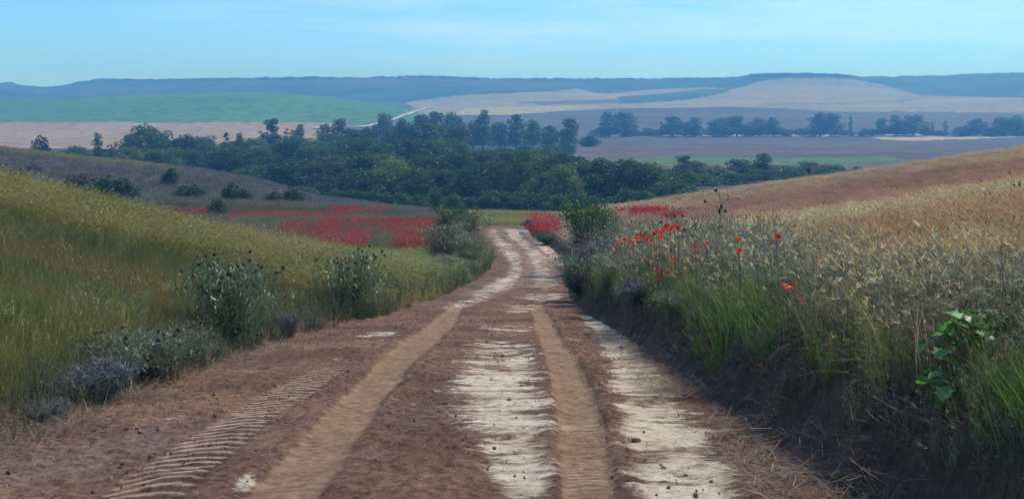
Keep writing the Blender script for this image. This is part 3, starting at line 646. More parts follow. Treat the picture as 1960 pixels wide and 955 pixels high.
def head_mesh():
    mb = MB(); V, F = ico(1.0, 1); V = V*np.array([1, 1, 1.15]); mb.add(V, F, .4)
    rs = np.random.default_rng(3); n = 26; dr = rs.normal(size=(n, 3)); dr[:, 2] = np.abs(dr[:, 2])*.9; dr /= np.linalg.norm(dr, axis=1, keepdims=True)
    for q in dr:
        u = np.cross(q, [.3, .2, .9]); u /= np.linalg.norm(u); mb.add(np.array([q*.8-u*.16, q*.8+u*.16, q*1.75]), np.array([[0, 1, 2]]), .4)
    return mb.mesh('seed_head', [M['head']])
HEADM = head_mesh(); NSH = {}
def shrub(name, kind, px, d, top_py, wpx, label, cat, group=None, heads=0, headr=.02):
    x, d, zg = at(px, d); h = (HY-top_py)/F_PX*d-zg
    n = len([1 for q in SH if q[0] == kind]); k = NSH.get(kind, 0); NSH[kind] = k+1
    sm, fm, tip = SH[kind, k % n]; nat = {'green': 1.0, 'grey': 1.0, 'blue': 1.35, 'thistle': 1.05}[kind]
    s = wpx/F_PX*d/nat; e = obj(name, None, None, (x, d, zg-.02), (0, 0, random.uniform(0, 6.28))); e.scale = (s, s, h)
    tag(e, label, cat, group); obj('stems', sm, e); obj('foliage', fm, e)
    if heads:
        rs = np.random.default_rng(int(px)); st = MB(); stems = []
        for i in range(heads):
            t = tip[rs.integers(0, len(tip))]; f = np.array([t[0]*rs.uniform(.7, 1.35), t[1]*rs.uniform(.7, 1.35), min(1.28, t[2]+rs.uniform(.10, .34))])
            if f[2] < .62: f[2] = rs.uniform(.62, 1.15)
            st.add(*tube([t*np.array([1, 1, .8]), (t+f)/2, f], [.006, .005, .0035], 3), .5)
            q = obj('seed_head', HEADM, e, tuple(f), (rs.uniform(-.5, .5), rs.uniform(-.5, .5), 0)); r = headr*rs.uniform(.7, 1.2); q.scale = (r/s, r/s, r/h)
        obj('flower_stalks', st.mesh('flower_stalks', [M['stem']]), e)
    return e
g1 = 'thistle plants along the left verge'
shrub('thistle_plant', 'thistle', 452, 13.6, 520, 185, 'largest thistle plant on the left verge, full of dark seed heads', 'thistle', g1, 36, .023)
shrub('thistle_plant', 'thistle', 668, 20.3, 502, 128, 'bright green thistle plant on the left verge nearest the bend', 'thistle', g1, 42, .024)
shrub('thistle_plant', 'grey', 262, 9.9, 640, 170, 'low thin thistle beside the dark blue grey shrub', 'thistle', g1, 18, .018)
shrub('thistle_plant', 'grey', 345, 11.4, 632, 120, 'small pale thistle left of the largest thistle plant', 'thistle', g1, 9, .018)
shrub('lavender_shrub', 'blue', 178, 8.5, 694, 165, 'dark blue grey cushion shrub at lower left beside the track', 'shrub', 'blue grey cushion shrubs')
shrub('lavender_shrub', 'blue', 95, 7.6, 765, 90, 'small blue grey shrub left of the large cushion shrub', 'shrub', 'blue grey cushion shrubs')
shrub('lavender_shrub', 'blue', 548, 15.6, 598, 66, 'small blue grey cushion between the two big thistles', 'shrub', 'blue grey cushion shrubs')
g2 = 'shrubs where the track bends'
shrub('bend_shrub', 'green', 872, 62, 404, 92, 'dark rounded shrub on the left of the bend', 'shrub', g2)
shrub('bend_shrub', 'grey', 850, 56, 432, 90, 'grey green shrub in front of the dark one left of the bend', 'shrub', g2)
shrub('bend_shrub', 'grey', 895, 54, 455, 66, 'grassy pale shrub touching the track on the left of the bend', 'shrub', g2)
shrub('bend_shrub', 'grey', 812, 40, 505, 90, 'low grey green weed clump on left verge before the bend', 'shrub', g2)
shrub('bend_shrub', 'grey', 855, 46, 490, 60, 'small weed clump leaning over the left verge at the bend', 'shrub', g2)
shrub('bend_shrub', 'green', 1122, 47, 392, 112, 'tall dark green shrub on the right of the bend', 'shrub', g2)
shrub('bend_shrub', 'green', 1150, 44, 402, 80, 'leafy shrub growing against the tall dark shrub on the right', 'shrub', g2)
shrub('bend_shrub', 'green', 1048, 72, 448, 60, 'low dark hedge shrub at the far right bend', 'shrub', g2)
g3 = 'tall weeds on the right bank'
for (px, d, top, wd, kd, lab) in [(1095, 34, 470, 70, 'blue', 'blue grey weed overhanging the track at the bend'), (1112, 27, 488, 110, 'grey', 'grey green weed nearest the track below the dark shrub'),
  (1150, 25, 462, 110, 'blue', 'bluish weed at the foot of the row of poppies'), (1185, 30, 428, 110, 'grey', 'tall grey weed right behind the dark bend shrub'), (1190, 20, 498, 120, 'grey', 'grey green weed on the bank edge, left of two low poppies'),
  (1255, 24, 430, 120, 'grey', 'tall weed behind the row of red poppies'), (1300, 17, 462, 150, 'grey', 'broad weed clump in the middle of the right bank'), (1350, 21, 415, 130, 'grey', 'tall seeding weed in the middle of the grain edge'),
  (1240, 15.5, 535, 130, 'blue', 'shaded weed on the face of the right bank'), (1390, 15, 455, 150, 'grey', 'weed clump behind the bright green grass'), (1460, 17.5, 425, 120, 'grey', 'pale weed at the edge of the grain'), (1325, 12.6, 560, 140, 'grey', 'low weed on the bank before the green grass')]:
    shrub('bank_weed', kd, px, d, top, wd, lab, 'weed', g3)

# bright green grass clumps, drooping straw, broad leaved plant, tall dry stalk
def clump(name, px, d, hm, rad, n, mat, label, cat, group=None, lean=.25, bend=.9, width=.009, seed=1, dirn=None):
    rs = np.random.default_rng(seed); x, d, z = at(px, d); r = rad*np.sqrt(rs.random(n)); a = rs.uniform(0, 6.28, n)
    bx = x+r*np.cos(a); by = d+r*np.sin(a); base = np.stack([bx-x, by-d, H(bx, by)-z-.03], -1)
    az = rs.uniform(0, 6.28, n) if dirn is None else rs.normal(dirn, .45, n)
    mb = MB(); V, F, _, _ = blades(base, az, hm*rs.uniform(.5, 1.1, n), np.abs(rs.normal(0, lean, n)), rs.uniform(.2, 1.3, n)*bend, np.full(n, width), 4, rs, .1)
    mb.add(V, F, np.repeat(rs.uniform(.1, .95, n), 4))
    o = obj(name, mb.mesh(name, [mat]), None, (x, d, z)); tag(o, label, cat, group); return o
g4 = 'bright green grass clumps on the right bank'
clump('grass_clump', 1480, 9.6, .60, .60, 1500, M['grass_bright'], 'bright green grass clump behind the brightest poppy', 'grass', g4, .35, 1.3, .006, 1)
clump('grass_clump', 1545, 8.4, .42, .45, 1200, M['grass_bright'], 'green grass clump in front of the brightest poppy', 'grass', g4, .5, 1.5, .006, 2)
clump('grass_clump', 1655, 8.0, .52, .38, 1100, M['grass_bright'], 'green grass clump on the bank right of the poppies', 'grass', g4, .4, 1.4, .006, 3)
clump('grass_clump', 1610, 10.2, .6, .5, 600, M['grass_bright'], 'thin green grass clump at the grain edge', 'grass', g4, .35, 1.2, .006, 4)
clump('grass_clump', 1770, 8.6, .42, .4, 800, M['grass_bright'], 'green grass clump furthest right, above the drooping straw', 'grass', g4, .4, 1.4, .006, 9)
clump('grass_clump', 1410, 10.6, .5, .45, 800, M['grass_bright'], 'green grass clump furthest left on the bank', 'grass', g4, .4, 1.3, .006, 10)
g5 = 'dry straw tufts drooping over the bank'
clump('straw_tuft', 1700, 7.3, .62, .28, 260, M['straw'], 'pale dry straw tuft drooping over the dark bank', 'grass', g5, .7, 1.5, .006, 5, math.pi)
clump('straw_tuft', 1850, 6.4, .6, .28, 200, M['straw'], 'lower dry straw tuft at the right edge', 'grass', g5, .8, 1.5, .005, 6, math.pi)
clump('straw_tuft', 1590, 7.6, .42, .22, 160, M['straw'], 'thin straw tuft below the green grass', 'grass', g5, .8, 1.6, .005, 7, math.pi)
clump('straw_tuft', 1760, 6.0, .5, .3, 160, M['straw'], 'shaded straw tuft low on the bank', 'grass', g5, .8, 1.6, .005, 8, math.pi)
def broad_plant(px, d, hm, n, seed, label):
    rs = np.random.default_rng(seed); x, d, z = at(px, d); e = obj('broad_leaf_plant', None, None, (x, d, z)); tag(e, label, 'plant', 'broad leaved plants')
    st = MB()
    for i in range(n):
        a = rs.uniform(0, 6.28); r = rs.uniform(.02, .24); b = np.array([0, 0, -.05]); t = np.array([math.cos(a)*r, math.sin(a)*r, rs.uniform(.25, 1)*hm])
        st.add(*tube([b, (b+t)/2+np.array([0, 0, .05]), t], [.005, .004, .003], 4), .5)
        for q in range(2):
            L = rs.uniform(.06, .10); yaw = rs.uniform(0, 6.28); tl = rs.uniform(-.2, .6)
            out_ = [(0, 0), (.35, .42), (.3, .62), (.62, .40), (.72, .55), (1, 0)]
            pts = [(u, v) for u, v in out_]+[(u, -v) for u, v in out_[-2:0:-1]]
            V = np.array([[u*L, v*L*.9, -.18*u*u*L+abs(v)*.25*L] for u, v in pts]+[[.4*L, 0, .0]])
            Rz = np.array([[math.cos(yaw), -math.sin(yaw), 0], [math.sin(yaw), math.cos(yaw), 0], [0, 0, 1]]); Ry = np.array([[math.cos(tl), 0, math.sin(tl)], [0, 1, 0], [-math.sin(tl), 0, math.cos(tl)]])
            V = V@Ry.T@Rz.T; c = len(pts); F = np.array([[k, (k+1) % c, c] for k in range(c)])
            mb = MB(); mb.add(V, F, rs.uniform(.1, .9)); obj('leaf', mb.mesh('leaf', [M['leaf_bright']]), e, tuple(t-np.array([0, 0, .04*q])))
    obj('stems', st.mesh('stems', [M['stem']]), e)
broad_plant(1880, 4.95, .36, 60, 4, 'broad leaved bright green plant at the right edge of the bank')
broad_plant(1830, 4.85, .18, 22, 5, 'small low broad leaved plant under the larger one')

# poppies one by one
def poppy_meshes():
    fl = []
    for seed in range(3):
        rs = np.random.default_rng(30+seed); ps = []
        for k in range(4):
            nu, nv = 5, 5; V = []
            cup = .75+.35*rs.random()
            for i in range(nu):
                for j in range(nv):
                    t = i/(nu-1); a = (j/(nv-1)-.5)*1.9*(.35+.65*t); r = t*(1-.12*(abs(j-2)/2)**2)
                    V.append([r*math.cos(a)*math.cos(cup*.6), r*math.sin(a)*.9, r*math.sin(cup)*(.6+.5*t)+rs.uniform(-.05, .05)*t])
            V = np.array(V); yaw = k*math.pi/2+rs.uniform(-.2, .2); c, s = math.cos(yaw), math.sin(yaw); V = V@np.array([[c, s, 0], [-s, c, 0], [0, 0, 1]])
            mb = MB(); mb.add(V, grid_faces(nu, nv), .3+.4*rs.random()); ps.append(mb.mesh('petal', [M['petal']], True))
        fl.append(ps)
    V, F = ico(.2, 1); mb = MB(); mb.add(V+np.array([0, 0, .14]), F, .3); return fl, mb.mesh('flower_centre', [M['pod']])
PETALS, PODM = poppy_meshes()
sm_ = MB(); sm_.add(*tube([(0, 0, 0), (.02, .01, .5), (0, 0, 1)], [.006, .005, .004], 4), .5); STEMM = sm_.mesh('stem', [M['stem']])
NP = [0]
def poppy(px, py, h, rad, label, d=None):
    x, d_, z = hit(px, py, h) if d is None else at(px, d)
    zf = (HY-py)/F_PX*d_; e = obj('poppy', None, None, (x, d_, z)); tag(e, label, 'poppy', 'red poppies on the right bank')
    s = obj('stem', STEMM, e, (0, 0, -.02)); s.scale = (1, 1, zf-z+.02); k = NP[0] % 3; NP[0] += 1
    rz = random.uniform(0, 6.28); rt = (random.uniform(-.5, .5), random.uniform(-.5, .5), rz)
    for p in PETALS[k]: q = obj('petal', p, e, (0, 0, zf-z), rt); q.scale = (rad,)*3
    q = obj('flower_centre', PODM, e, (0, 0, zf-z), rt); q.scale = (rad*.8,)*3
poppy(1509, 556, .42, .062, 'brightest red poppy, in front of the bright green grass clump', 8.3)
poppy(1535, 582, .35, .048, 'red poppy just below and right of the brightest one', 8.1)
poppy(1524, 566, .3, .022, 'small closed poppy between the two brightest ones', 8.2)
poppy(1573, 501, .6, .045, 'dark red poppy alone at the grain edge, above right of the brightest', 9.6)
for (px, py, lab) in [(1330, 475, 'single poppy in the middle of the right bank weeds'), (1415, 484, 'poppy at the upper edge of the green grass clump'), (1412, 462, 'poppy just above the one at the green grass edge'),
  (1486, 459, 'dark poppy in the grain above the green grass clump'), (1351, 470, 'small poppy right of the single one mid bank'), (1258, 516, 'left of the pair of low poppies on the bank'), (1276, 526, 'right of the pair of low poppies on the bank'),
  (1153, 513, 'leftmost low poppy above the bluish weeds'), (1262, 536, 'lowest poppy under the pair on the bank'), (1290, 500, 'small poppy above the low pair')]:
    poppy(px, py, .82, .04, lab)
row_px = [(1182, 472), (1196, 462), (1203, 458), (1212, 466), (1222, 461), (1228, 455), (1235, 452), (1240, 460), (1247, 464), (1252, 452), (1256, 446), (1262, 458), (1270, 440), (1276, 437), (1283, 443), (1290, 438), (1297, 441), (1266, 449), (1189, 468), (1218, 454)]
for i, (px, py) in enumerate(sorted(row_px)):
    poppy(px, py, 1.05, .05, f'{ordw(i)} poppy from the left in the red row along the bank top')
# tall pale stalk with seed heads above the grain
def stalk(px, d, top, label, seed, n=14):
    rs = np.random.default_rng(seed); x, d, z = at(px, d); h = (HY-top)/F_PX*d-z; e = obj('dry_stalk', None, None, (x, d, z)); tag(e, label, 'dry plant', 'tall dry stalks in the grain')
    st = MB(); st.add(*tube([(0, 0, 0), (.02, 0, h*.5), (0, .01, h)], [.008, .007, .004], 4), .5)
    for i in range(n):
        b = np.array([0.01, 0, h*rs.uniform(.65, .98)]); t = b+np.array([rs.normal()*.14, rs.normal()*.1, rs.uniform(.02, .16)]); st.add(*tube([b, t], [.003, .002], 3), .5)
        mb = obj('seed_head', HEADM if i % 2 else WHITEM, e, tuple(t)); mb.scale = (.02, .02, .026)
    obj('stem', st.mesh('stem', [M['straw']]), e)
wv = MB(); V_, F_ = ico(1.0, 1, .15); wv.add(V_, F_, .6); WHITEM = wv.mesh('seed_head', [M['straw']])
stalk(1378, 15.5, 366, 'tall dry stalk with seed heads standing above the grain', 1)
stalk(1288, 18, 392, 'dry stalk with pale heads above the poppy row', 2, 8)
stalk(1935, 24, 318, 'dry stalk with pale heads near the right edge', 3, 8)

# ------------------------------------------------------------------ stuff: grasses, grain, poppy masses (geometry-node scatter)
def tuft_src(name, objs):
    c = bpy.data.collections.new(name)
    for i, me in enumerate(objs): c.objects.link(bpy.data.objects.new(f'{name}_{i:02d}', me))
    return c
def scatter(name, coll, P, scl, idx, tintc, label, cat, lean=.12, rs=rng):
    n = len(P); me = bpy.data.meshes.new(name); me.vertices.add(n); me.vertices.foreach_set('co', np.asarray(P, np.float32).ravel())
    a = me.attributes.new('rot', 'FLOAT_VECTOR', 'POINT'); a.data.foreach_set('vector', np.stack([rs.normal(0, lean, n), rs.normal(0, lean, n), rs.uniform(0, 6.28, n)], -1).astype(np.float32).ravel())
    a = me.attributes.new('scl', 'FLOAT_VECTOR', 'POINT'); a.data.foreach_set('vector', np.asarray(scl, np.float32).ravel())
    a = me.attributes.new('idx', 'INT', 'POINT'); a.data.foreach_set('value', np.asarray(idx, np.int32))
    a = me.attributes.new('tint', 'FLOAT_COLOR', 'POINT'); a.data.foreach_set('color', np.concatenate([tintc, np.ones((n, 1))], 1).astype(np.float32).ravel())
    ng = bpy.data.node_groups.new(name, 'GeometryNodeTree'); ng.interface.new_socket('Geometry', in_out='INPUT', socket_type='NodeSocketGeometry'); ng.interface.new_socket('Geometry', in_out='OUTPUT', socket_type='NodeSocketGeometry')
    N = ng.nodes; gi = N.new('NodeGroupInput'); go = N.new('NodeGroupOutput'); ci = N.new('GeometryNodeCollectionInfo'); ci.inputs[0].default_value = coll; ci.inputs['Separate Children'].default_value = True; ci.inputs['Reset Children'].default_value = True
    ip_ = N.new('GeometryNodeInstanceOnPoints'); ip_.inputs['Pick Instance'].default_value = True
    def na(nm, t):
        q = N.new('GeometryNodeInputNamedAttribute'); q.data_type = t; q.inputs[0].default_value = nm; return q.outputs[0]
    lk = ng.links.new; lk(gi.outputs[0], ip_.inputs['Points']); lk(ci.outputs[0], ip_.inputs['Instance']); lk(na('idx', 'INT'), ip_.inputs['Instance Index'])
    lk(na('rot', 'FLOAT_VECTOR'), ip_.inputs['Rotation']); lk(na('scl', 'FLOAT_VECTOR'), ip_.inputs['Scale']); lk(ip_.outputs[0], go.inputs[0])
    o = obj(name, me); md = o.modifiers.new('scatter', 'NODES'); md.node_group = ng
    return tag(o, label, cat, None, 'stuff')
def grass_tuft(seed, n=34, rad=.12, lean=.22, bend=.7, width=.006, seg=3, ears=0., h=1.0):
    """height about 1"""
    rs = np.random.default_rng(seed); mb = MB(); r = rad*np.sqrt(rs.random(n)); a = rs.uniform(0, 6.28, n)
    base = np.stack([r*np.cos(a), r*np.sin(a), np.full(n, -.04)], -1); ln = rs.uniform(.55, 1.08, n)*h
    V, F, tip, td = blades(base, rs.uniform(0, 6.28, n), ln, np.abs(rs.normal(0, lean, n)), rs.uniform(.1, 1.2, n)*bend, np.full(n, width), seg, rs)
    mb.add(V, F, np.repeat(rs.uniform(.1, .9, n), seg))
    if ears:
        k = rs.random(n) < ears; m = k.sum(); t = tip[k]; d = td[k]; az = np.arctan2(d[:, 1], d[:, 0])
        V, F, _, _ = blades(t, az, rs.uniform(.07, .13, m), rs.uniform(.4, 1.3, m), rs.uniform(.3, 1.0, m), np.full(m, width*2.6), 2, rs, .5); mb.add(V, F, np.repeat(rs.uniform(.6, 1.0, m), 2))
        for _ in range(3):
            V, F, _, _ = blades(t, az+rs.normal(0, .25, m), rs.uniform(.16, .26, m), rs.uniform(.5, 1.4, m), rs.uniform(.1, .5, m), np.full(m, width*.55), 1, rs, .2); mb.add(V, F, rs.uniform(.5, 1., m))
    return mb.mesh('tuft', [M['inst']])
def weed_tuft(seed, n=7, leafn=90):
    rs = np.random.default_rng(seed); mb = MB()
    for i in range(n):
        a = rs.uniform(0, 6.28); b = np.array([rs.normal()*.06, rs.normal()*.06, -.03]); t = b+np.array([math.cos(a)*rs.uniform(.02, .22), math.sin(a)*rs.uniform(.02, .22), rs.uniform(.6, 1.05)])
        mb.add(*tube([b, (b+t)/2+rs.normal(size=3)*.02, t], [.006, .005, .002], 3), .45)
        u = rs.random((leafn//n, 1)); c = b*(1-u)+t*u+rs.normal(size=(len(u), 3))*.03; V, F, _, _ = blades(c, rs.uniform(0, 6.28, len(u)), rs.uniform(.05, .12, len(u)), rs.uniform(.3, 1.3, len(u)), rs.uniform(.2, 1., len(u)), np.full(len(u), .016), 2, rs); mb.add(V, F)
        V, F = leaves(t+rs.normal(size=(7, 3))*.025, .014, rs); mb.add(V, F, rs.uniform(.6, 1., 7))
    return mb.mesh('weed', [M['inst']])
GRASS = tuft_src('grass_tufts', [grass_tuft(i, 34, .14, .2, .7, .0075) for i in range(6)])
BARLEY = tuft_src('barley_tufts', [grass_tuft(20+i, 26, .14, .12, .55, .006, 3, .75) for i in range(6)])
WIDE = tuft_src('wide_tufts', [grass_tuft(40+i, 110, .6, .2, .7, .013, 2, .35) for i in range(5)])
WEED = tuft_src('weed_tufts', [weed_tuft(60+i) for i in range(6)]+[grass_tuft(70+i, 26, .1, .3, 1.0, .007, 3, .3) for i in range(3)])
def fleck(seed, n=9):
    rs = np.random.default_rng(seed); mb = MB()
    for i in range(n):
        a = rs.uniform(0, 6.28); b = np.array([rs.normal()*.1, rs.normal()*.1, 0]); t = b+np.array([math.cos(a)*.1, math.sin(a)*.1, rs.uniform(.55, 1.1)])
        mb.add(*tube([b, t], [.004, .002], 3), .12); V, F = leaves(t+rs.normal(size=(9, 3))*.014, .013, rs, .8); mb.add(V, F, rs.uniform(.5, 1., 9))
    return mb.mesh('flower_stalk', [M['inst']])
FLECK = tuft_src('flower_stalks', [fleck(i) for i in range(5)])
SCRUB = tuft_src('scrub_tufts', [grass_tuft(80+i, 60, .45, .45, .7, .035, 2) for i in range(4)])
def lerp3(x, xs, cols): return np.stack([np.interp(x, xs, [c[k] for c in cols]) for k in range(3)], -1)
def samp(n, d0, d1, xf0, xf1, pw=1.0, rs=rng):
    d = np.exp(rs.uniform(math.log(d0), math.log(d1), n)) if pw == 'log' else d0+(d1-d0)*rs.random(n)**pw
    a, b = xf0(d), xf1(d); x = a+(b-a)*rs.random(n); return x, d
def jitter(c, a=.18, rs=rng): return np.clip(c*(1+rs.normal(0, a, (len(c), 1))+rs.normal(0, a*.3, c.shape)), .004, 1)
# left meadow
GREEN, OLIVE, YEL, BRN, DKG = (.13, .165, .05), (.19, .185, .065), (.225, .205, .078), (.215, .18, .075), (.145, .16, .065)
def meadow_tint(x, d):
    w_ = d+(fbm(x*.3, d*.3, 55)-.5)*5
    c = lerp3(w_, [6, 10, 12.5, 14, 16, 17.5, 19, 21, 26, 32, 45], [(.20, .20, .068), (.21, .205, .07), (.21, .2, .07), BRN, BRN, DKG, DKG, OLIVE, YEL, YEL, (.22, .24, .075)])
    p = fbm(x*.8, d*.8, 56)[:, None]; c = c*(1-sstep(.55, .72, p))+np.array(GREEN)*sstep(.55, .72, p)
    p = fbm(x*.9+40, d*.9, 58)[:, None]; return c*(1-.6*sstep(.58, .7, p))+.6*np.array(BRN)*sstep(.58, .7, p)
n = 16000; x, d = samp(n, 4.5, 22, lambda d: XL(d)-.1, lambda d: -.62*d-3)
k = (rng.random(n) < .2+.8*sstep(.1, .8, XL(d)-x+.5*(fbm(x*1.3, d*1.3, 90)-.5))); x, d = x[k], d[k]
hgt = (.12+.20*fbm(x*.7, d*.7, 11))*sstep(.0, .9, XL(d)-x)+.06
hgt *= rng.uniform(.6, 1.5, len(x)); s = np.stack([hgt*1.3+.15, hgt*1.3+.15, hgt*1.25], -1)
scatter('meadow_grass', GRASS, np.stack([x, d, H(x, d)], -1), s, rng.integers(0, 6, len(x)), jitter(meadow_tint(x, d), .24), 'yellow green and brown meadow grass in the left foreground', 'grass')
n = 22000; x, d = samp(n, 20, 78, lambda d: XL(d)-.1, lambda d: -.62*d-3, .9)
hgt = (.20+.2*fbm(x*.4, d*.4, 12))*rng.uniform(.6, 1.3, n)*sstep(-.2, 1.6, XL(d)-x+1.2*(fbm(x*.8, d*.4, 93)-.5))+.05
scatter('hillside_grass', WIDE, np.stack([x, d, H(x, d)], -1), np.stack([hgt+.4, hgt+.4, hgt*1.05], -1), rng.integers(0, 5, n), jitter(meadow_tint(x, d), .18), 'yellow green meadow grass over the brow of the left slope', 'grass')
n = 1300; x, d = samp(n, 5, 40, lambda d: XL(d)-.5, lambda d: -.6*d-3, 'log'); k = rng.random(n) < 2.4*fbm(x*.5, d*.5, 97)-.6; x, d = x[k], d[k]; hs = rng.uniform(.25, .45, len(x))
scatter('meadow_seed_grass', BARLEY, np.stack([x, d, H(x, d)], -1), np.stack([hs*1.3, hs*1.3, hs], -1), rng.integers(0, 6, len(x)), jitter(np.tile([.28, .26, .11], (len(x), 1)), .25), 'pale seeding grass stalks scattered through the left meadow', 'grass')
n = 1500; x, d = samp(n, 6, 40, lambda d: XL(d)-.7, lambda d: -.6*d-3, 'log'); k = rng.random(n) < 2.6*fbm(x*.35+9, d*.35, 98)-.8; x, d = x[k], d[k]; hs = rng.uniform(.25, .5, len(x))
scatter('meadow_weeds', WEED, np.stack([x, d, H(x, d)], -1), np.stack([hs*1.4, hs*1.4, hs], -1), rng.integers(0, 6, len(x)), jitter(np.tile([.10, .15, .085], (len(x), 1)), .3), 'dark leafy weeds in patches through the left meadow', 'weeds')
n = 3600; x, d = samp(n, 5, 62, lambda d: XL(d)+.15, lambda d: XL(d)-1.1, 'log'); k = rng.random(n) < 2.4*fbm(x*.9, d*.5, 92)-.65; x, d = x[k], d[k]; hs = rng.uniform(.15, .5, len(x))*np.interp(d, [5, 20, 50], [.7, 1, 1.4])
scatter('verge_weeds', WEED, np.stack([x, d, H(x, d)], -1), np.stack([hs*1.2, hs*1.2, hs], -1), rng.integers(0, 9, len(x)), jitter(np.tile([.10, .12, .07], (len(x), 1)), .25), 'scattered grey green weeds along the left verge', 'weeds')
# right bank weeds
n = 7500; x, d = samp(n, 2.8, 60, lambda d: XR(d)+.22, lambda d: XR(d)+1.6+d*.065, 'log')
b = x-XR(d); hgt = (.25+.35*sstep(.35, .9, b)+.25*fbm(x*1.2, d*1.2, 15))*rng.uniform(.6, 1.15, n)*np.interp(d, [5, 9, 14, 30, 60], [.6, .75, 1.0, 1.2, 1.4])
hgt *= np.where((b < .5) & (rng.random(n) < .6), .35, 1)
tw = lerp3(fbm(x*1.5, d*1.5, 16), [.3, .42, .5, .58, .7], [(.11, .135, .10), (.16, .17, .12), (.12, .165, .085), (.22, .19, .125), (.15, .145, .125)])
scatter('bank_weeds', WEED, np.stack([x, d, H(x, d)], -1), np.stack([hgt*1.15, hgt*1.15, hgt], -1), rng.integers(0, 9, n), jitter(tw, .22), 'tangle of grey green weeds and dry grass on the right bank', 'weeds')
n = 650; x, d = samp(n, 5.5, 45, lambda d: XR(d)+.3, lambda d: XR(d)+2.2+d*.12, 'log'); k = rng.random(n) < 2.4*fbm(x*.8, d*.6, 47)-.7; x, d = x[k], d[k]; hs = rng.uniform(.45, 1.0, len(x))*np.interp(d, [5, 9, 14, 30, 60], [.6, .75, 1.0, 1.2, 1.4])
scatter('bank_flowers', FLECK, np.stack([x, d, H(x, d)], -1), np.stack([hs, hs, hs], -1), rng.integers(0, 5, len(x)), jitter(np.where(rng.random((len(x), 1)) < .7, np.array([.42, .39, .31]), np.array([.42, .36, .12])), .25), 'small cream and white flower heads among the bank weeds', 'flowers')
n = 260; x, d = samp(n, 5.0, 22, lambda d: XR(d)+.45, lambda d: XR(d)+2.+d*.06, 'log'); hs = rng.uniform(.4, .75, n)*np.interp(d, [5, 9, 14, 30], [.7, .8, 1.0, 1.2])
scatter('bank_oats', BARLEY, np.stack([x, d, H(x, d)], -1), np.stack([hs*1.2, hs*1.2, hs], -1), rng.integers(0, 6, n), jitter(np.tile([.40, .32, .18], (n, 1)), .3), 'loose pale wild oat stalks along the edge of the grain', 'grass')
n = 4200; x, d = samp(n, 3.2, 26, lambda d: XR(d)+.35, lambda d: XR(d)+1.9+d*.05, 'log'); k = rng.random(n) < 2.6*fbm(x*.55+5, d*.55, 48)-.45; x, d = x[k], d[k]; hs = rng.uniform(.3, .62, len(x))*np.interp(d, [5, 9, 14, 30], [.7, .85, 1.1, 1.3])
scatter('bank_grass', GRASS, np.stack([x, d, H(x, d)], -1), np.stack([hs*1.3, hs*1.3, hs], -1), rng.integers(0, 6, len(x)), jitter(np.where(rng.random((len(x), 1)) < .6, np.array([.13, .235, .055]), np.array([.13, .18, .085])), .25), 'green grass growing through the weeds on the right bank', 'grass')
# grain
def grain_tint(x, d):
    w_ = d+(fbm(x*.2, d*.2, 65)-.5)*6
    c = lerp3(w_, [5, 20, 24, 27, 40, 43, 53, 56, 61, 64, 77, 80, 90], [(.27, .185, .105), (.30, .19, .115), (.29, .19, .12), (.30, .29, .16), (.30, .29, .17), (.19, .15, .12), (.20, .155, .125), (.36, .28, .14), (.36, .27, .14), (.27, .175, .12), (.26, .17, .12), (.30, .235, .15), (.29, .24, .16)])
    p = fbm(x*.5, d*.5, 66)[:, None]; return (c*.9+c.mean(1, keepdims=True)*.1)*(.85+.6*p)*np.array([1.08, .98, .92])
n = 11000; x, d = samp(n, 2.6, 27, lambda d: XR(d)+1.7+d*.07, lambda d: .66*d+3)
hgt = (.45+.2*fbm(x*.5, d*.5, 17))*rng.uniform(.75, 1.2, n)*np.interp(d, [5, 8, 14], [.6, .8, 1])
tg = grain_tint(x, d); gmask = (rng.random(n) < .18)[:, None]; tg = np.where(gmask, np.array([.24, .25, .09]), tg)
scatter('barley', BARLEY, np.stack([x, d, H(x, d)], -1), np.stack([hgt*1.2, hgt*1.2, hgt], -1), rng.integers(0, 6, n), jitter(tg, .34), 'ripening reddish barley with drooping ears on the right', 'barley')
n = 22000; x, d = samp(n, 25, 104, lambda d: XR(d)+1.2+d*.03, lambda d: .60*d+3, .85)
hgt = (.55+.2*fbm(x*.3, d*.3, 18))*rng.uniform(.75, 1.2, n)*np.interp(d, [25, 40, 60, 90], [1, .8, .5, .4])
scatter('far_grain', WIDE, np.stack([x, d, H(x, d)], -1), np.stack([hgt+.5, hgt+.5, hgt], -1), rng.integers(0, 5, n), jitter(grain_tint(x, d), .2), 'dry grain in brown and tan bands up to the skyline', 'grain')
# olive meadow and scrub hillside cover
n = 5000; x, d = samp(n, 98, 150, lambda d: -.09*d, lambda d: .07*d)
k = (x < XL(np.minimum(d, 130))-.5) | (x > XR(np.minimum(d, 130))+.5) | (d > 108); x, d = x[k], d[k]
scatter('olive_grass', WIDE, np.stack([x, d, H(x, d)], -1), np.tile([1.0, 1.0, .35], (len(x), 1)), rng.integers(0, 5, len(x)), jitter(np.tile([.20, .20, .06], (len(x), 1)), .12), 'short yellow green grass where the track disappears', 'grass')
n = 16000; x, d = samp(n, 76, 178, lambda d: -.60*d, lambda d: -.05*d-3)
px = CX+F_PX*x/d; k = ~((d < 112) & (px > 300)) & ~((d > 158) & (px < 320)); x, d = x[k], d[k]
cc = lerp3(fbm(x*.12, d*.12, 19), [.3, .45, .55, .7], [(.14, .135, .155), (.18, .17, .175), (.12, .135, .11), (.19, .175, .165)])
hs = rng.uniform(.5, 1.1, len(x)); scatter('hillside_scrub', SCRUB, np.stack([x, d, H(x, d)], -1), np.stack([hs*1.5, hs*1.5, hs], -1), rng.integers(0, 4, len(x)), jitter(cc, .16), 'purple grey scrub covering the hillside behind the meadow', 'scrub')
